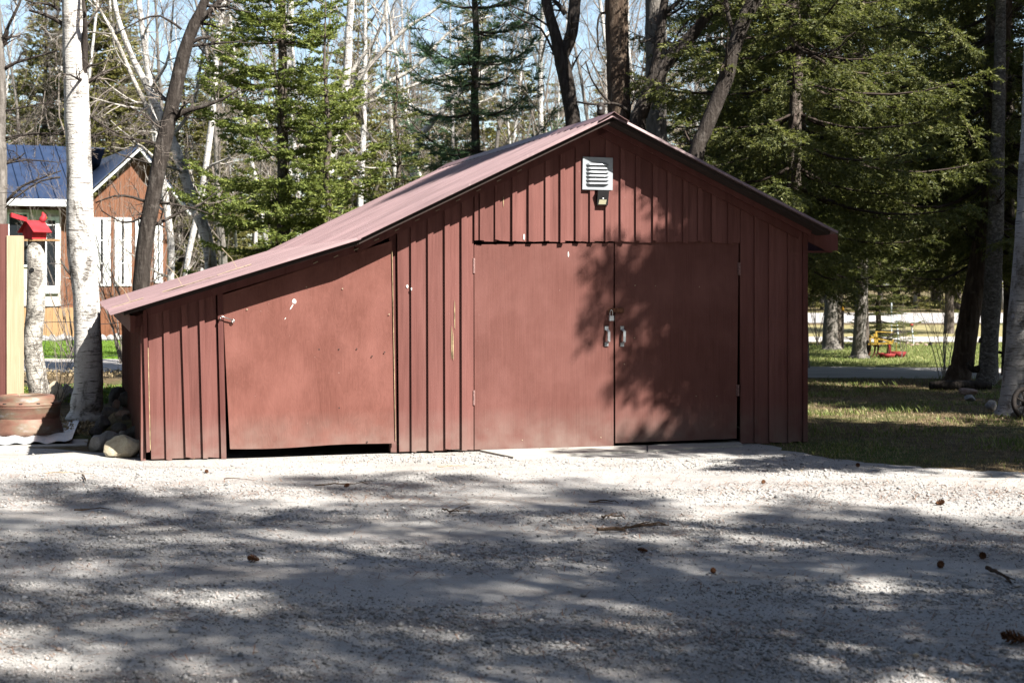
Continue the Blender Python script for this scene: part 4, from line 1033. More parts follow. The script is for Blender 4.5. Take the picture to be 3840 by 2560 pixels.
def hero(name, Y, stems, label, mats, seed, limbs=(), twigs=3, nch=(5, 8), tw_len=None, group=None, up=.15, spread=.9, t0=.2, base_px=None, cat='tree', flare=1.5, zb=0.0, sides=14, dy=None):
    """stems / limbs: lists of (px, py, width_px[, dY]); the first stem is carried down to the ground"""
    rp = random.Random(seed); sx = at(stems[0][0][0], 0, Y).x if base_px is None else at(base_px, 0, Y).x
    base = Vector((sx, Y, zb)); t = empty(name, base, 0, label, cat, group); mb = [MB(), MB(), MB()]
    allp = []
    for si, st in enumerate(list(stems)+list(limbs)):
        pts = []; rad = []
        for s in st:
            q = at(s[0], s[1], Y + (s[3] if len(s) > 3 else 0)); pts.append(q-base); rad.append(s[2]/2/F*Y)
        if si == 0 and pts[0].z > 0.02:
            z0 = pts[0].z; bx = 0.0 if base_px is None else 0.0
            extra = []
            for f, fl in ((1.04, flare*1.1), (.9, flare*.92), (.7, 1.12), (.35, 1.04)):
                extra.append((Vector((pts[0].x*(1-f)+bx*f, pts[0].y*(1-f), z0*(1-f) if f < 1 else -.06)), rad[0]*fl))
            pts = [e[0] for e in extra]+pts; rad = [e[1] for e in extra]+rad
        # smooth resample
        P = []; Rr = []
        for i in range(len(pts)-1):
            m = max(2, int((pts[i+1]-pts[i]).length/.18)); m = min(m, 12)
            p0 = pts[max(0, i-1)]; p1 = pts[i]; p2 = pts[i+1]; p3 = pts[min(len(pts)-1, i+2)]
            for k in range(m):
                u = k/m; P.append(.5*((2*p1)+(p2-p0)*u+(2*p0-5*p1+4*p2-p3)*u*u+(3*p1-p0-3*p2+p3)*u**3)); Rr.append((rad[i]*(1-u)+rad[i+1]*u)*(1+rp.uniform(-.05, .05)))
        P.append(pts[-1]); Rr.append(rad[-1])
        big = si < len(stems)
        if big: mb[0].tube(P, Rr, sides)
        else:
            lb = MB(); lb.tube(P, Rr, 7); lb.build('limb', MAT[mats[1]], t, True)
        allp.append((P, Rr, big))
    for (P, Rr, big) in allp:
        L = sum((b_-a_).length for a_, b_ in zip(P, P[1:]))
        hi = [i for i, p in enumerate(P) if (not big) or p.z > 1.2]
        if twigs and len(hi) > 3:
            Q = [P[i] for i in hi]; LL = tw_len if (tw_len and big) else (L*.55 if not big else 2.0)
            n = rp.randint(*nch)
            for c in range(n):
                x = (c+rp.random())/n*(len(Q)-1.01); i = int(x); s = Q[i].lerp(Q[i+1], x-i); bd = (Q[i+1]-Q[i]).normalized(); rv = Vector((rp.gauss(0, 1), rp.gauss(0, 1), rp.gauss(0, .6))); sd = (rv-bd*rv.dot(bd)).normalized()
                grow(mb, s, (bd*.5+sd*spread).normalized(), LL*rp.uniform(.4, 1.0), min(.03, Rr[hi[i]]*.5), 1, rp, up, spread, (4, 6), (8, 5, 4, 3, 3), .35, twigs, .1)
    for nm, m_, mt in zip(('trunk', 'boughs', 'twigs'), mb, mats):
        if m_.v:
            o = m_.build(nm, MAT[mt], t, nm != 'twigs')
            if nm != 'trunk': o['kind'] = 'stuff'
    return t

# --- hero trees on the left
hero('birch_tree', 18.1, [[(332, 1440, 108), (330, 1300, 104), (322, 1100, 98), (305, 950, 100), (300, 800, 100), (298, 650, 96), (290, 450, 98), (285, 300, 92), (278, 120, 86), (272, 0, 80), (262, -500, 60), (255, -1200, 30)]],
     'tall thick white birch standing left of the lean-to', ('birch', 'bark_dark', 'twig_grey'), 2, base_px=322,
     limbs=[[(300, 330, 26), (315, 250, 30, -.05), (318, 140, 22, -.1), (318, 60, 15, -.2), (300, -100, 10)], [(250, 100, 18), (200, 70, 16), (150, 50, 12), (110, 40, 8)], [(225, 40, 16), (180, 15, 12), (120, 10, 8), (60, -20, 6)], [(320, 520, 8), (420, 480, 6, .2), (560, 400, 4, .3)], [(240, 505, 8), (120, 500, 6), (20, 530, 4)], [(225, 665, 9), (150, 680, 7), (60, 740, 6), (20, 780, 4)], [(330, 430, 7), (420, 490, 5), (560, 540, 4), (600, 560, 3)]], twigs=3, nch=(4, 6), tw_len=.9, up=.05, zb=.1, flare=1.25)
hero('maple_tree', 23.0, [[(530, 1060, 62), (545, 900, 62), (570, 760, 60), (600, 600, 60), (640, 420, 56), (690, 200, 52), (730, 90, 44), (770, 0, 34), (830, -200, 26), (880, -500, 14)]],
     'dark crooked leafless tree rising behind the lean-to eave', ('bark_dark', 'bark_dark', 'twig_grey'), 5, base_px=525,
     limbs=[[(735, 90, 30), (800, 30, 22), (850, -20, 16), (900, -80, 10)], [(700, 170, 18), (750, 145, 14), (790, 140, 10)], [(655, 440, 26), (700, 415, 22), (760, 400, 16), (840, 370, 10), (900, 330, 7)], [(680, 110, 10), (600, 60, 8), (520, 80, 6), (430, 130, 4)], [(590, 540, 12), (520, 525, 10), (440, 510, 8), (350, 440, 5)], [(575, 770, 14), (500, 740, 10), (430, 735, 7), (360, 760, 5)], [(600, 760, 12), (640, 765, 10), (720, 780, 7), (780, 800, 4)], [(560, 800, 9), (500, 830, 8), (450, 830, 6), (380, 790, 4)], [(590, 620, 8), (480, 590, 6), (400, 560, 4)], [(600, 480, 8), (520, 420, 6), (440, 380, 4)]], twigs=3, nch=(6, 9), tw_len=1.3, up=.05)
hero('dark_tree', 20.6, [[(-8, 880, 60), (0, 700, 56), (-4, 500, 50), (-4, 300, 54), (-12, 150, 46), (-30, -100, 40), (-60, -600, 24)]],
     'dark leafless trunk cut by the left edge above the red board', ('bark_grey', 'bark_dark', 'twig_dark'), 7, base_px=-10,
     limbs=[[(0, 180, 14), (35, 90, 12), (70, 20, 10), (95, -60, 8)], [(15, 260, 16), (60, 235, 12), (130, 215, 8), (220, 190, 4)], [(10, 520, 11), (80, 505, 8), (200, 500, 5), (300, 470, 3)], [(20, 760, 13), (80, 700, 10), (150, 670, 7), (230, 640, 4)], [(5, 420, 8), (100, 400, 6), (220, 380, 3)], [(0, 620, 9), (100, 600, 6), (220, 610, 3)]], twigs=3, nch=(4, 7), tw_len=1.0, up=.05)
hero('birch_clump', 27.5, [[(790, 980, 46), (765, 860, 46), (712, 720, 42), (660, 560, 34), (604, 440, 30), (560, 340, 27), (494, 212, 22), (440, 60, 18), (425, -40, 16), (400, -300, 8)]],
     'leaning white birch clump crossing behind the crooked dark tree', ('birch', 'birch_old', 'twig_pale'), 13, base_px=800,
     limbs=[[(640, 520, 26), (600, 490, 24), (550, 400, 20), (505, 310, 18), (440, 160, 14), (396, 75, 12), (340, -20, 8)], [(560, 340, 12), (620, 250, 10), (640, 150, 8), (650, 0, 6)], [(700, 700, 16), (690, 620, 14), (640, 560, 10)], [(640, 520, 16), (720, 400, 12), (760, 200, 10), (800, 20, 8), (820, -100, 6)], [(690, 640, 12), (740, 760, 10), (745, 860, 8)]], twigs=3, nch=(5, 8), tw_len=1.2, up=.1)
# --- pale birches behind the fir
hero('birch_tree', 32.0, [[(1225, 760, 40), (1235, 640, 38), (1262, 500, 36), (1300, 280, 32), (1308, 120, 28), (1316, 0, 26), (1330, -400, 16)]],
     'white birch trunk showing behind the green fir', ('birch', 'birch_old', 'twig_pale'), 17, base_px=1215,
     limbs=[[(1290, 330, 20), (1345, 230, 16), (1400, 160, 13), (1440, 60, 10), (1460, -60, 7)], [(1295, 350, 22), (1420, 210, 18), (1520, 110, 14), (1640, 30, 10), (1720, -60, 7)], [(1270, 450, 20), (1420, 330, 17), (1560, 250, 13), (1700, 110, 10), (1850, 60, 7)], [(1280, 420, 14), (1500, 340, 12), (1640, 290, 10), (1840, 240, 7), (1980, 220, 5)]], twigs=3, nch=(5, 8), tw_len=1.5, up=.15)
hero('birch_tree', 30.0, [[(1560, 560, 26), (1610, 470, 24), (1690, 380, 22), (1760, 310, 20), (1850, 250, 17), (1960, 200, 13), (2060, 120, 9)]],
     'thin white birch leaning right through the dark pine', ('birch', 'birch_old', 'twig_pale'), 19, base_px=1500, limbs=[[(1690, 380, 10), (1780, 390, 8), (1860, 360, 6)]], twigs=3, nch=(3, 5), tw_len=.9)
hero('birch_tree', 31.0, [[(1070, 980, 34), (1080, 700, 34), (1075, 500, 32), (1080, 250, 28), (1090, 0, 24), (1100, -400, 14)]],
     'straight white birch just behind the fir trunk', ('birch', 'birch_old', 'twig_pale'), 23, twigs=3, nch=(7, 9), tw_len=1.4, up=.25)
hero('birch_tree', 33.0, [[(640, 900, 26), (600, 600, 26), (560, 300, 24), (520, 0, 20), (500, -300, 12)]], 'slim white birch behind the house gable', ('birch', 'birch_old', 'twig_pale'), 29, twigs=3, nch=(7, 9), tw_len=1.5, up=.2)
hero('birch_tree', 30.0, [[(700, 1000, 22), (760, 700, 24), (800, 400, 22), (815, 150, 20), (840, 0, 18), (860, -300, 10)]], 'slim white birch at the left flank of the green fir', ('birch', 'birch_old', 'twig_pale'), 31, twigs=3, nch=(7, 9), tw_len=1.4, up=.2)
# --- central dark trunks behind the ridge
hero('forked_maple', 25.5, [[(2150, 480, 62), (2140, 400, 56), (2125, 310, 56), (2110, 240, 58), (2100, 200, 52), (2085, 140, 44), (2065, 70, 40), (2048, 0, 38), (2030, -200, 30), (1990, -600, 14)], [(2108, 215, 44), (2125, 180, 46), (2145, 120, 46), (2152, 50, 48), (2156, 0, 46), (2165, -200, 36), (2190, -600, 16)]],
     'dark forked trunk rising left of the roof ridge', ('bark_dark', 'bark_dark', 'twig_grey'), 37, limbs=[[(2120, 55, 20), (2100, 25, 18), (2075, 0, 14), (2040, -40, 10)], [(2100, 250, 10), (2030, 110, 8), (1960, 80, 6), (1900, 30, 4)], [(2085, 120, 9), (2000, 60, 7), (1910, 20, 5)]], twigs=3, nch=(5, 7), tw_len=1.4, up=.1)
hero('pine_trunk_tree', 24.5, [[(2322, 440, 88), (2320, 350, 86), (2318, 250, 86), (2314, 150, 86), (2312, 60, 88), (2312, 0, 90), (2312, -300, 80), (2310, -1200, 40)]],
     'thick straight mossy brown trunk directly behind the ridge', ('bark_brown', 'bark_dark', 'twig_dark'), 41, limbs=[[(2360, 440, 14), (2345, 410, 13, -.4), (2300, 388, 11, -.5), (2230, 392, 9, -.5), (2160, 382, 7, -.4)], [(2285, 385, 10, -.5), (2245, 340, 8, -.5), (2215, 290, 7, -.5), (2196, 230, 5, -.4)], [(2275, 50, 10), (2250, 55, 9), (2240, 110, 8), (2245, 190, 5)]], twigs=2, nch=(2, 4), tw_len=.6)
hero('leaning_maple', 24.0, [[(2390, 470, 64), (2400, 430, 60), (2430, 350, 56), (2460, 290, 58), (2520, 210, 54), (2590, 140, 46), (2650, 60, 36), (2705, 0, 28), (2780, -120, 18)], [(2445, 300, 40), (2462, 220, 36), (2475, 120, 36), (2488, 30, 32), (2500, -60, 28), (2520, -400, 14)]],
     'dark maple leaning right from behind the roof ridge', ('bark_dark', 'bark_dark', 'twig_dark'), 43, limbs=[[(2600, 130, 18), (2650, 75, 14), (2680, 40, 10)], [(2700, 0, 16), (2725, 40, 12), (2745, 90, 7)], [(2510, 210, 14), (2540, 130, 8), (2600, 60, 5)], [(2480, 130, 8), (2410, 160, 7), (2398, 150, 5)]], twigs=3, nch=(5, 7), tw_len=.9)
hero('grey_pine_tree', 27.0, [[(2462, 560, 86), (2460, 400, 78), (2458, 200, 76), (2455, 0, 74), (2455, -400, 60), (2450, -1200, 30)]],
     'grey rough trunk behind the leaning maple', ('bark_grey', 'bark_dark', 'twig_dark'), 47, limbs=[[(2480, 60, 22), (2530, 20, 18), (2570, -20, 14)]], twigs=2, nch=(3, 4), tw_len=.7)
hero('leaning_maple', 23.0, [[(2610, 590, 62), (2640, 500, 58), (2680, 400, 56), (2720, 300, 58), (2740, 230, 54), (2765, 140, 56), (2800, 50, 56), (2830, 0, 52), (2900, -200, 40), (2990, -600, 18)]],
     'dark leaning trunk against the right-hand spruces', ('bark_dark', 'bark_dark', 'twig_dark'), 53, limbs=[[(2760, 150, 20), (2730, 60, 16), (2720, -30, 12)]], twigs=3, nch=(4, 5), tw_len=.9)
# --- right trunks
hero('leaning_spruce', 25.0, [[(3610, 1360, 84), (3625, 1250, 80), (3645, 1130, 76), (3668, 1000, 72), (3690, 880, 70), (3710, 760, 66), (3725, 640, 60), (3745, 400, 54), (3770, 100, 44), (3800, -300, 28)]],
     'dark rough trunk leaning right beyond the fallen log', ('bark_brown', 'bark_dark', 'twig_dark'), 59, base_px=3585, twigs=2, nch=(4, 6), tw_len=.7, flare=1.3)
hero('flaky_tree', 24.4, [[(3705, 1380, 72), (3712, 1250, 68), (3722, 1100, 66), (3728, 950, 64), (3735, 800, 60), (3740, 600, 52), (3750, 200, 44), (3760, -300, 26)]],
     'flaky-barked upright trunk right of the dark leaning trunk', ('bark_flaky', 'bark_dark', 'twig_dark'), 61, base_px=3697, limbs=[[(3680, 1380, 30), (3650, 1385, 26), (3632, 1372, 16), (3628, 1360, 8)], [(3690, 1280, 26), (3672, 1275, 20)], [(3745, 1320, 12), (3765, 1330, 9), (3762, 1370, 7)]], twigs=2, nch=(4, 6), tw_len=.5, flare=1.25)
hero('birch_tree', 19.3, [[(3800, 1490, 100), (3812, 1350, 92), (3822, 1200, 88), (3835, 1050, 86), (3848, 900, 84), (3858, 700, 80), (3870, 400, 74), (3880, 0, 66), (3890, -600, 40)]],
     'grey-white birch trunk cut by the right edge behind the iron wheel', ('birch_grey', 'bark_dark', 'twig_dark'), 67, base_px=3795, twigs=2, nch=(4, 6), tw_len=.6, flare=1.35)
hero('mossy_tree', 33.0, [[(3222, 1300, 56), (3226, 1200, 46), (3232, 1100, 42), (3236, 1000, 40), (3240, 700, 44), (3245, 200, 34)]],
     'grey buttressed trunk beside the cultivator', ('bark_grey', 'bark_dark', 'twig_dark'), 71, base_px=3222, limbs=[[(3236, 1250, 14), (3236, 1180, 14), (3238, 1100, 14)]], twigs=2, nch=(3, 4), tw_len=.6, flare=1.7)
hero('mossy_tree', 37.0, [[(3112, 1270, 60), (3116, 1150, 50), (3120, 1000, 46), (3135, 600, 48), (3140, 100, 30)]],
     'broad pale trunk further back nearest the shed corner', ('bark_grey', 'bark_dark', 'twig_dark'), 73, base_px=3118, twigs=2, nch=(3, 4), tw_len=.6, flare=1.5)
# slender bare shrubs
def shrub(px, py, Y, h, n, label, mt, seed, spread=.25, r=.009):
    g = at(px, py, Y); g.z = 0; rp = random.Random(seed); t = empty('bare_shrub', g, 0, label, 'shrub'); mb = [MB(), MB(), MB()]
    for k in range(n):
        a_ = rp.uniform(0, 6.28); grow(mb, (rp.uniform(-.08, .08), rp.uniform(-.08, .08), 0), (math.cos(a_)*spread, math.sin(a_)*spread, 1), h*rp.uniform(.5, 1.05), r, 1, rp, .25, .6, (3, 5), (6, 5, 4, 3, 3), .15, 3, .25)
    for nm, m_, mm in zip(('x', 'stems', 'twigs'), mb, (mt, mt, mt)):
        if m_.v: m_.build(nm, MAT[mm], t)['kind'] = 'stuff'
shrub(3540, 1400, 26.5, 1.9, 9, 'tall bare shrub of pale stems left of the leaning trunks', 'twig_pale', 3)
shrub(3390, 1340, 33, 1.3, 4, 'wispy bare shrub just right of the cultivator', 'twig_grey', 4, .3, .007)
shrub(3075, 1250, 39, 2.2, 12, 'brown leafless thicket next to the shed corner', 'twig_grey', 6, .4)
shrub(200, 1480, 19.6, 1.1, 10, 'scrubby bare shrub between the log post and the tall birch', 'twig_grey', 8, .5, .006)
shrub(470, 760, 31, 4.4, 16, 'tall twiggy shrub before the house gable', 'twig_grey', 9, .5, .014)
shrub(560, 760, 30, 4.2, 12, 'twiggy shrub between the house corner and the dark tree', 'twig_grey', 15, .5, .012)
shrub(270, 760, 33, 4.0, 12, 'twiggy shrub before the house porch roof', 'twig_grey', 14, .55, .012)
shrub(120, 1490, 17.6, .35, 14, 'tangle of dry brambles behind the rusty rims', 'twig_grey', 10, 1.2, .004)

# --- conifers
FIR = conifer(101, 9.4, 1.0, 1.9, 24, 6, droop=-.22, rise=.5, twig_len=.50, per_m=115, ll=.070, lw=.0115, dens=1.05, gaps=.08, taper=.8)
place_conifer(FIR, (at(1068, 0, 26).x, 26, 0), .4, 1.0, 'bright green fir standing behind the lean-to roof', 'fir')
FIR2 = conifer(103, 5.9, .8, 1.0, 17, 6, droop=-.2, rise=.5, twig_len=.40, per_m=150, ll=.064, lw=.0095, gaps=.1)
place_conifer(FIR2, (at(1222, 0, 25).x, 25, 0), 1.0, 1.0, 'small slender fir just right of the bright green fir', 'fir')
PINE = conifer(107, 10.5, 1.4, 2.3, 19, 6, droop=-.12, rise=.6, twig_len=.44, per_m=105, ll=.13, lw=.0065, dens=.68, gaps=.16, taper=.6, curve=1.5, fwd=.9, tr=.11)
place_conifer(PINE, (at(1778, 0, 28).x, 28, 0), .2, 1.0, 'dark soft-needled pine left of the roof ridge', 'pine', 'bark_dark', name='pine_tree')
SPR = conifer(109, 6.5, .5, 1.35, 18, 6, droop=-.30, rise=.5, twig_len=.40, per_m=75, ll=.06, lw=.013, gaps=.05)
place_conifer(SPR, (at(1490, 0, 26.5).x, 26.5, 0), .9, (1, 1, .8), 'low dark spruce between the firs and the pine', 'spruce', name='spruce_tree')
BIG3 = conifer(139, 13.5, 2.2, 2.8, 27, 6, droop=-.42, rise=.40, twig_len=.66, per_m=100, ll=.068, lw=.0098, dens=.95, gaps=.10, hang=1.05, taper=.65, dead=.13, tr=.13)
place_conifer(BIG3, (at(3008, 0, 29.5).x, 29.5, 0), 1.9, (1.05, 1.05, 1), 'spruce behind the big dark spruce at the right roof slope', 'spruce', name='spruce_tree')
place_conifer(BIG3, (at(2985, 0, 24).x, 24.0, 0), 3.3, (1.05, 1.05, .93), 'big dark spruce behind the right roof slope', 'spruce', name='spruce_tree')
place_conifer(BIG3, (at(3238, 0, 33.4).x, 33.45, 0), 2.1, (1.1, 1.1, 1), 'spruce boughs hanging over the cultivator and grey buttressed trunk', 'spruce', name='spruce_tree')
place_conifer(BIG3, (at(3728, 0, 25.4).x, 25.6, 0), .6, (1.0, 1.0, 1), 'spruce whose boughs hang over the dark leaning trunk', 'spruce', name='spruce_tree')
place_conifer(BIG3, (at(3930, 0, 25.2).x, 27.2, 0), 4.0, (.95, .95, 1), 'spruce with lit yellow-green boughs at the right edge', 'spruce', name='spruce_tree')
place_conifer(BIG3, (at(2790, 0, 31).x, 31.0, 0), 1.1, (1.1, 1.1, 1.1), 'spruce just behind the dark leaning trunk', 'spruce', name='spruce_tree')
place_conifer(BIG3, (at(3130, 0, 38).x, 38.0, 0), 5.1, (1.2, 1.2, 1), 'tall spruce above the broad pale trunk', 'spruce', name='spruce_tree')
place_conifer(BIG3, (at(3560, 0, 48).x, 48.0, 0), 3.0, (1.1, 1.1, 1.0), 'spruce above the far lane beyond the leaning trunks', 'cedar', name='spruce_tree')
place_conifer(SPR, (at(3295, 0, 38.5).x, 38.5, 0), 3.0, (.8, .8, .42), 'small dark spruce bough clump behind the cultivator', 'spruce', name='spruce_tree')

# --- wood behind: conifers and bare birches, copies of a few kinds
rb = random.Random(77)
ORD = ('first second third fourth fifth sixth seventh eighth ninth tenth eleventh twelfth thirteenth fourteenth fifteenth sixteenth seventeenth eighteenth').split()
CED = conifer(131, 14.0, .3, 2.1, 30, 6, droop=-.1, rise=.7, twig_len=.55, per_m=34, ll=.13, lw=.034, dens=.62, gaps=.0, sub=True, taper=.75)
FARS = conifer(137, 15.0, .3, 2.4, 26, 6, droop=-.35, rise=.5, twig_len=.6, per_m=32, ll=.13, lw=.034, dens=.6, gaps=.05, taper=.85)
zones_c = [(-200, 800, 54, 72, 14, 'cedar', CED, 'olive cedar standing in the wood behind the blue-roofed house', 'cedars behind the house'),
           (750, 2000, 62, 85, 11, 'cedar', CED, 'olive conifer far behind the green fir and the pine', 'far conifers behind the fir'),
           (2000, 2700, 75, 95, 4, 'cedar', FARS, 'faint far conifer between the central dark trunks', 'far conifers behind the ridge'),
           (2750, 3950, 80, 105, 13, 'cedar', FARS, 'far conifer beyond the road on the right', 'far conifers beyond the road')]
for (p0, p1, y0, y1, n, mt, ms, lab, grp) in zones_c:
    for k in range(n):
        px = p0+(p1-p0)*(k+rb.uniform(.1, .9))/n; Y = rb.uniform(y0, y1)
        zlow = .55 if mt == 'cedar' and p0 < 700 else .75
        place_conifer(ms, (at(px, 0, Y).x, Y, 0), rb.uniform(0, 6.28), (rb.uniform(.9, 1.4),)*2 + (rb.uniform(zlow, 1.05),), ORD[k]+' from the left: '+lab, mt, group=grp, name='far_conifer')
B1 = bare_tree(201, 15, .105, 4, .6, .35, (6, 8), .2); B2 = bare_tree(203, 13, .085, 4, .7, .3, (6, 8), .15, .10); B3 = bare_tree(207, 14, .095, 4, .8, .25, (7, 9), .2, -.06)
GR = bare_tree(211, 12, .11, 4, .85, .2, (6, 8), .12)
zones_b = [(-150, 640, 50, 70, 8, 'leafless white birch in the wood behind the blue-roofed house', 'birches behind the house'),
           (640, 1380, 42, 72, 8, 'leafless white birch far behind the bright green fir', 'birches behind the fir'),
           (1380, 2060, 42, 74, 9, 'leafless white birch far behind the dark pine', 'birches behind the pine'),
           (2050, 2760, 46, 85, 16, 'leafless white birch among the central dark trunks behind the ridge', 'birches behind the ridge'),
           (2800, 3900, 82, 100, 10, 'leafless pale birch beyond the road on the right', 'birches beyond the road')]
for (p0, p1, y0, y1, n, lab, grp) in zones_b:
    for k in range(n):
        px = p0+(p1-p0)*(k+rb.uniform(.0, 1))/n; Y = rb.uniform(y0, y1); ms = rb.choice((B1, B2, B3))
        place_bare(ms, (at(px, 0, Y).x, Y, 0), rb.uniform(0, 6.28), rb.uniform(.8, 1.2), ORD[k]+' from the left: '+lab, ('birch', 'twig_grey', 'twig_grey'), grp, rx=rb.uniform(-.04, .04))
zones_g = [(-100, 700, 48, 64, 6, 'grey twiggy leafless tree in the wood behind the house', 'twiggy trees behind the house'), (700, 2000, 42, 66, 9, 'grey twiggy leafless tree far behind the fir and pine', 'twiggy trees behind the fir'), (2000, 2800, 45, 75, 9, 'grey twiggy leafless tree far behind the roof ridge', 'twiggy trees behind the ridge'), (2800, 3900, 82, 110, 9, 'grey twiggy leafless tree beyond the road on the right', 'twiggy trees beyond the road')]
for (p0, p1, y0, y1, n, lab, grp) in zones_g:
    for k in range(n):
        px = p0+(p1-p0)*(k+rb.uniform(0, 1))/n; Y = rb.uniform(y0, y1)
        place_bare(GR, (at(px, 0, Y).x, Y, 0), rb.uniform(0, 6.28), rb.uniform(.8, 1.25), ORD[k]+' from the left: '+lab, ('bark_grey', 'twig_grey', 'twig_grey'), grp, name='bare_tree')

# --- trees to the right of and behind the camera whose shade falls on the yard and the shed
SHP = conifer(151, 15.0, 4.2, 3.3, 15, 6, droop=-.05, rise=.5, twig_len=.60, per_m=36, ll=.18, lw=.018, dens=.70, gaps=.42, taper=.6, fwd=.9, tr=.2)
for (x, y, rz, sc, lab) in ((6.9, 2.2, .3, .97, 'pine right of the viewpoint shading the left of the yard'), (9.6, 2.8, 1.7, .97, 'pine right of the viewpoint shading the middle of the yard'), (12.9, .7, 3.1, .97, 'pine right of the viewpoint shading the right of the yard'),
                            (14.7, -1.4, 4.4, .97, 'outer pine right of the viewpoint'), (6.9, 0.0, 5.3, .95, 'pine just behind the viewpoint shading the left foreground'), (9.9, -1.0, 2.5, .95, 'pine behind the viewpoint shading the middle foreground')):
    place_conifer(SHP, (x, y, 0), rz, sc, lab, 'pine', 'bark_brown', name='pine_tree')
SHD = conifer(157, 14.0, 4.7, 2.9, 20, 7, droop=-.15, rise=.45, twig_len=.70, per_m=46, ll=.13, lw=.019, dens=1.05, gaps=.14, hang=.6, taper=.75, tr=.17)
for (x, y, rz, sc, lab) in ((7.3, 12.1, 2.2, 1.0, 'spruce just outside the view shading the double doors'), (8.75, 11.45, 5.0, (1.0, 1.0, 1.12), 'spruce outside the view shading the right end of the shed'), (11.6, 16.2, 3.9, 1.0, 'spruce outside the view shading the leaning trunks'), (12.4, 21.0, 4.7, 1.0, 'spruce outside the view shading the right trunks')):
    place_conifer(SHD, (x, y, 0), rz, sc, lab, 'spruce', name='spruce_tree')
rz_ = random.Random(8)
for k in range(40):      # unseen wood round the clearing, trees added tall and close to block sky light
    t = math.radians(-140 + 270*k/39); dev = abs(math.degrees(t)-SUN_AZ)
    d = rz_.uniform(26, 30) if dev < 40 else (rz_.uniform(20, 24) if t > 0 else rz_.uniform(11, 15))
    if -75 < math.degrees(t) < 5: d = rz_.uniform(9, 14)
    x, y = d*math.sin(t), 4-d*math.cos(t)
    if abs(x) < y*.33+5.2 and y > -2: continue
    place_conifer(FARS, (x, y, 0), rz_.uniform(0, 6.28), (1.35, 1.35, rz_.uniform(1.15, 1.35)), 'spruce added to the unseen wood round the clearing to cut sky light', 'spruce', group='unseen spruces added to cut sky light', name='spruce_tree')
# hanging feeder on the low limb behind the ridge
fp = at(2252, 400, 24.0)
fd = empty('bird_feeder', fp, 0, 'small dark bird feeder hanging from a limb above the ridge', 'bird feeder')
b = MB(); b.lathe([(.0, .06), (.05, .045), (.058, 0), (.052, -.05), (.06, -.09), (.05, -.13), (.0, -.14)], seg=14); b.build('tube', MAT['darkiron'], fd, True)
b = MB(); b.tube([(0, 0, .05), (0, 0, .09)], .006, 6); b.build('hanger', MAT['darkiron'], fd)
b = MB(); b.tube([(0, -.05, -.03), (0, -.064, -.03)], .022, 10); b.build('port', MAT['galv'], fd)

# ------------------------------------------------------------------ loose ground: pebbles, needles, grass, cones, twigs
R_np = np.random.default_rng(5)
def in_yard(x, y):
    P = np.array(yard); n = len(P); ins = np.zeros(len(x), bool); j = n-1
    for i in range(n):
        xi, yi = P[i]; xj, yj = P[j]
        c = ((yi > y) != (yj > y)) & (x < (xj-xi)*(y-yi)/(yj-yi+1e-12)+xi); ins ^= c; j = i
    return ins
def in_shed(x, y):
    u = (x-O.x)*U.x+(y-O.y)*U.y; v = (x-O.x)*NV.x+(y-O.y)*NV.y
    return (u > WL-.02) & (u < WR+.02) & (v > -.03)
def vnoise(x, y, s, seed):
    return np.array([mnoise.noise(Vector((a_*s+seed, b_*s*2, seed))) for a_, b_ in zip(x, y)])
N = 142000
y = 5.8*(16.6/5.8)**R_np.random(N); x = (R_np.random(N)*2-1)*(y*.345+.9)
ok = in_yard(x, y) & ~in_shed(x, y)
x, y = x[ok], y[ok]
dn = vnoise(x[:], y, .55, 3.3)
keep = R_np.random(len(x)) < np.clip(.52+dn*1.3+np.where(y > 13.2, .35, 0)+np.where(y < 8.5, .2, 0), .05, 1)
x, y = x[keep], y[keep]; n = len(x)
s = np.clip(R_np.lognormal(math.log(.0048), .45, n)*(1+np.clip(dn[keep]*.8, -.2, .3)), .0026, .02)
o6 = np.array([[1,0,0],[-1,0,0],[0,1,0],[0,-1,0],[0,0,1],[0,0,-1]], float)
V = o6[None]*(s[:, None, None]*R_np.uniform(.6, 1.35, (n, 6, 1))) * np.array([1, 1, .7])
ca, sa = np.cos(R_np.random(n)*6.28), np.sin(R_np.random(n)*6.28)
Vx = V[:, :, 0]*ca[:, None]-V[:, :, 1]*sa[:, None]; Vy = V[:, :, 0]*sa[:, None]+V[:, :, 1]*ca[:, None]
V = np.stack([Vx+x[:, None], Vy+y[:, None], V[:, :, 2]+.004+s[:, None]*.35], 2).reshape(-1, 3)
T = np.array([[0,2,4],[2,1,4],[1,3,4],[3,0,4],[2,0,5],[1,2,5],[3,1,5],[0,3,5]])
Q = (np.arange(n)[:, None, None]*6+T[None]).reshape(-1, 3)
tag(link('loose_gravel', np_mesh('loose_gravel', V, Q), MAT['pebble']), 'loose grey and white gravel stones covering the yard', 'gravel', kind='stuff')
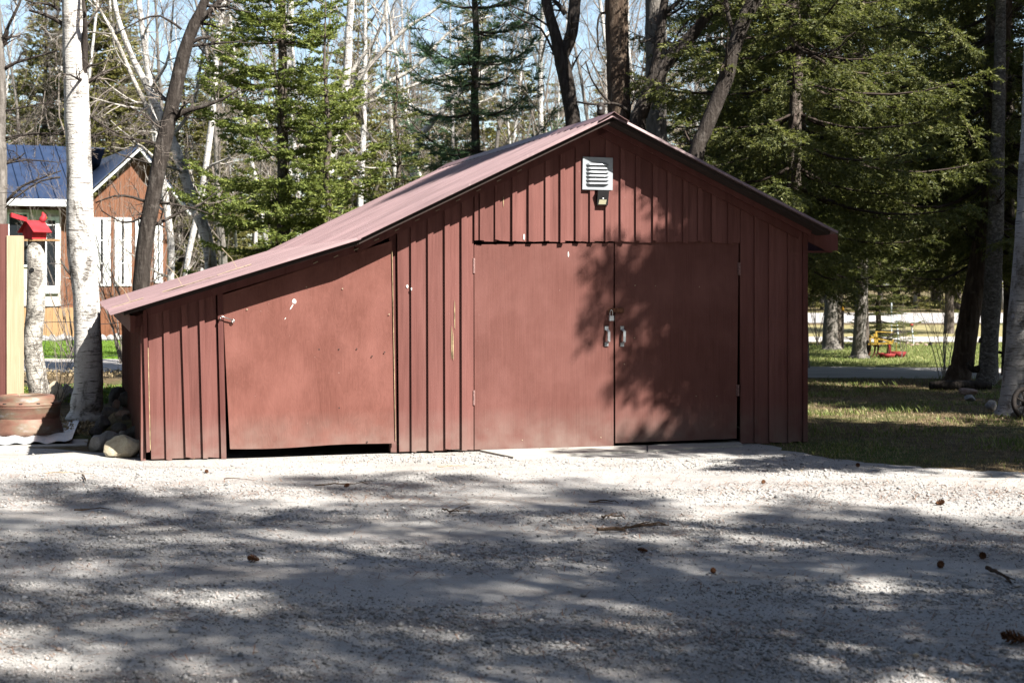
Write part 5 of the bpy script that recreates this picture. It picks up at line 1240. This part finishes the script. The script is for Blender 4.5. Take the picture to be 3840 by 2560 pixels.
# needles
n = 11000
cx = R_np.uniform(-4, 4.5, 130); cy = R_np.uniform(6.2, 13, 130)
k = R_np.integers(0, 130, n); x = cx[k]+R_np.normal(0, .35, n); y = cy[k]+R_np.normal(0, .14, n)
x[:3000] = R_np.uniform(-4.5, 5, 3000); y[:3000] = R_np.uniform(6, 16, 3000)
ok = in_yard(x, y) & ~in_shed(x, y); x, y = x[ok], y[ok]; n = len(x)
an = R_np.normal(0, .8, n); L = R_np.uniform(.018, .042, n); z = np.full(n, .014)+R_np.uniform(0, .008, n)
d = np.stack([np.cos(an)*L, np.sin(an)*L, R_np.normal(0, .006, n)], 1); wv = np.stack([-np.sin(an), np.cos(an), np.zeros(n)], 1)*.002
p = np.stack([x, y, z], 1)
V = np.stack([p-d+wv, p+d+wv, p+d-wv, p-d-wv], 1).reshape(-1, 3)
tag(link('needle_litter', np_mesh('needle_litter', V, np.arange(4*n).reshape(-1, 4)), MAT['needlelitter']), 'rust-brown pine needles scattered over the gravel', 'needles', kind='stuff')
# grass
def grass(name, xs, ys, hs, m, label, seed):
    r = np.random.default_rng(seed); n = len(xs); a_ = r.random(n)*6.28; w_ = hs*.07+.0015
    side = np.stack([np.cos(a_), np.sin(a_), np.zeros(n)], 1)*w_[:, None]; lean = np.stack([-np.sin(a_), np.cos(a_), np.zeros(n)], 1)*(hs*r.uniform(.1, .9, n))[:, None]
    p = np.stack([xs, ys, np.zeros(n)], 1); up = np.array([0, 0, 1.0])
    V = np.stack([p-side, p+side, p+up*hs[:, None]*.6+lean*.4+side*.6, p+up*hs[:, None]*.95+lean], 1).reshape(-1, 3)
    return tag(link(name, np_mesh(name, V, np.arange(4*n).reshape(-1, 4)), MAT[m]), label, 'grass', kind='stuff')
def right_field(n, y0, y1, r, inyard=.0):
    y = r.uniform(y0, y1, n); x = r.uniform(2.2, 9.5, n); ok = (x < y*.335+1.4) & ~in_shed(x, y) & ((~in_yard(x, y)) | (r.random(n) < inyard)); return x[ok], y[ok]
r = np.random.default_rng(8)
x, y = right_field(70000, 13, 26.3, r, .0)
g = vnoise(x, y, .9, 7.7); ok = r.random(len(x)) < np.clip(.22+g*1.3, .03, 1)
x, y = x[ok], y[ok]; h = r.uniform(.014, .048, len(x)); tall = vnoise(x, y, .5, 17.1); h *= 1+np.clip(tall*2.2, 0, 1.3)
grass('grass', x, y, h, 'grassblade', 'short patchy green grass right of the shed', 11)
x, y = right_field(60000, 13, 26.3, r, .05); h = r.uniform(.006, .03, len(x))
grass('dry_thatch', x, y, h, 'drygrass', 'matted dry brown grass and leaf litter right of the shed', 12)
y = r.uniform(29.5, 41, 34000); x = r.uniform(4.5, 14.5, 34000); ok = (y > 30.2-(x-4)*.19+.3); x, y = x[ok], y[ok]
grass('meadow_grass', x, y, r.uniform(.02, .07, len(x)), 'grassblade', 'sunlit rough grass around the cultivator', 13)
y = r.uniform(33.2, 42, 30000); x = -(y*.25)-r.uniform(-1.2, 2.4, 30000)
grass('lawn_grass', x, y, r.uniform(.03, .07, len(x)), 'lawnblade', 'mown bright green lawn blades before the house', 14)
# low leafy plants near the boulders at left
def ground_leaves(name, c, n, rad, label, seed, m='groundleaf', h=.14):
    r = np.random.default_rng(seed); p = np.stack([c[0]+r.normal(0, rad[0], n), c[1]+r.normal(0, rad[1], n), r.random(n)*h+.01], 1); d = norm(r.normal(0, 1, (n, 3)))*.028; wv = norm(np.cross(d, r.normal(0, 1, (n, 3))))*.013
    V = np.stack([p-d, p+wv, p+d, p-wv], 1).reshape(-1, 3); tag(link(name, np_mesh(name, V, np.arange(4*n).reshape(-1, 4)), MAT[m]), label, 'plants', kind='stuff')
c = at(215, 1400, 21.5); ground_leaves('ground_cover', (c.x, c.y), 2600, (.55, .5), 'low yellow-green leafy ground cover behind the boulders', 3)
c = at(430, 1400, 22.0); ground_leaves('ground_cover', (c.x, c.y), 1500, (.35, .35), 'low leafy ground cover behind the dark stone pile', 4)
c = at(300, 1540, 17.6); ground_leaves('leaf_litter', (c.x, c.y), 1200, (.5, .5), 'dry brown leaf litter round the tall birch foot', 5, 'drygrass', .05)
c = at(240, 1400, 27.3); ground_leaves('leaf_litter', (c.x-.2, c.y), 1600, (1.6, .5), 'pale dead leaves along the driveway edge', 6, 'drygrass', .05)
# pine cones: a stub of overlapping scales
cb = MB()
for k in range(46):
    t = k/46; a_ = k*2.4; rr = .021*math.sin(math.pi*(.12+.82*t)); z = -.035+.07*t
    c0 = Vector((0, 0, z)); d = Vector((math.cos(a_), math.sin(a_), .35)); sd = Vector((-math.sin(a_), math.cos(a_), 0))
    cb.add([c0, c0+d*rr*.8+sd*.008, c0+d*rr*1.25+Vector((0, 0, .004)), c0+d*rr*.8-sd*.008], [(0, 1, 2, 3)])
cb.tube([(0, 0, -.036), (0, 0, .036)], [.008, .005], 6)
cone_me = cb.mesh('scales'); cone_me.materials.append(MAT['cone'])
cones = ((3802, 2420, 1.5, 'large brown pine cone on the gravel at the lower right'), (3525, 1896, 1.0, 'pine cone lying alone on the sunlit gravel at right'), (3685, 2097, .9, 'dark pine cone at right where shade begins'), (3527, 2132, .9, 'pine cone in the shade below the sunlit cone'),
         (950, 2110, 1.0, 'brown pine cone on the gravel below the plywood door'), (2410, 2075, .8, 'pine cone in the shade below the double doors'), (2862, 1815, .7, 'pine cone on bright gravel before the right door'), (3218, 1752, .8, 'pine cone at the gravel edge by the grass'), (775, 1775, .7, 'pine cone on bright gravel before the lean-to'), (1300, 1828, .7, 'pine cone beside a stick in the first shade'), (2675, 2152, .7, 'pine cone in the middle of the right-hand shade'))
for (px, py, sc, lab) in cones:
    g = gnd(px, py); o = link('pine_cone', cone_me); o.location = (g.x, g.y, .004+.022*sc); o.scale = (sc,)*3; rr = random.Random(px); o.rotation_euler = (1.45, rr.uniform(-.3, .3), rr.uniform(0, 6.28)); tag(o, lab, 'pine cone', 'pine cones on the gravel')
# fallen sticks
def stick(pts, r, label, m='deadtwig', forks=2, seed=0):
    g0 = gnd(*pts[0]); rp = random.Random(seed); o = empty('fallen_stick', (g0.x, g0.y, 0), 0, label, 'stick', 'sticks on the gravel'); b = MB()
    P = []
    for i in range(len(pts)-1):
        a_, b_ = gnd(*pts[i])-g0, gnd(*pts[i+1])-g0
        for k in range(4): P.append(a_.lerp(b_, k/4)+Vector((0, rp.uniform(-.012, .012), .012+r+rp.uniform(0, .012))))
    P.append(gnd(*pts[-1])-g0+Vector((0, 0, .012)))
    b.tube(P, [r*(1-.6*i/len(P)) for i in range(len(P))], 6)
    for f in range(forks):
        i = rp.randrange(1, len(P)-1); d = (P[i+1]-P[i-1]).normalized(); d = (d+Vector((0, rp.choice((-1, 1))*.9, .1))).normalized(); b.tube([P[i], P[i]+d*.07, P[i]+d*.13+Vector((.02, 0, -.005))], [r*.6, r*.4, r*.3], 4)
    b.build('wood', MAT[m], o)
stick([(2240, 2002), (2330, 1996), (2400, 1985), (2495, 1972)], .012, 'longest dark branched stick in the shade below the doors', forks=5, seed=1)
stick([(2255, 1952), (2290, 1945), (2345, 1952)], .008, 'short curved stick above the longest branched stick', forks=1, seed=2)
stick([(3700, 2148), (3740, 2165), (3790, 2192)], .013, 'brown stick lying at the right edge of the shade', forks=2, seed=3)
stick([(1180, 1828), (1280, 1824), (1380, 1820)], .006, 'thin dark twig lying in the first shade band', forks=2, seed=4)
stick([(170, 1785), (260, 1780), (360, 1788)], .005, 'pale straw-like twig on bright gravel at far left', 'paletwig', 1, 5)
stick([(1640, 1760), (1700, 1757), (1755, 1754)], .006, 'pale splinter on the gravel before the wall boards', 'paletwig', 0, 6)
stick([(310, 1790), (318, 1800), (322, 1812)], .008, 'short stubby twig on bright gravel at left', forks=1, seed=7)
stick([(280, 1926), (340, 1920), (410, 1914)], .006, 'thin twig at the left shade edge', forks=1, seed=8)
stick([(840, 1805), (900, 1800)], .005, 'small twig before the plywood door', forks=1, seed=9)
stick([(1660, 1920), (1690, 1930), (1720, 1925)], .007, 'clump of dry twigs in the middle of the yard', forks=5, seed=10)
stick([(2210, 1894), (2260, 1888), (2320, 1892)], .007, 'twig in the small shade patch before the doors', forks=1, seed=12)
# scattered larger stones
for k, (px, py, w_, m, lab) in enumerate(((265, 2510, 30, 'stone_grey', 'white quartz stone at the lower left'), (1128, 2300, 32, 'stone_grey', 'pale flat stone in the foreground shade'), (612, 2302, 18, 'stone_grey', 'small pale triangular stone in the left shade'), (2082, 2390, 22, 'stone_grey', 'pale stone above the lower middle shade'), (3750, 2450, 40, 'stone_grey', 'pale chipped stone near the large cone'), (3420, 2465, 30, 'stone_tan', 'pale stone in the lower right sunfleck'), (3330, 1955, 26, 'stone_dark', 'dark stone with its own small shade at right'), (810, 1973, 10, 'stone_dark', 'tiny black stone in the bright middle gravel'), (1155, 1965, 9, 'stone_dark', 'tiny dark stone beside the bright gravel track'), (2500, 2310, 22, 'stone_pink', 'small pinkish stone in the right foreground'))):
    rock(px, px+w_, py-w_*.55, py, m, 300+k, lab, 'scattered stones on the gravel', name='stone', cat='stone')
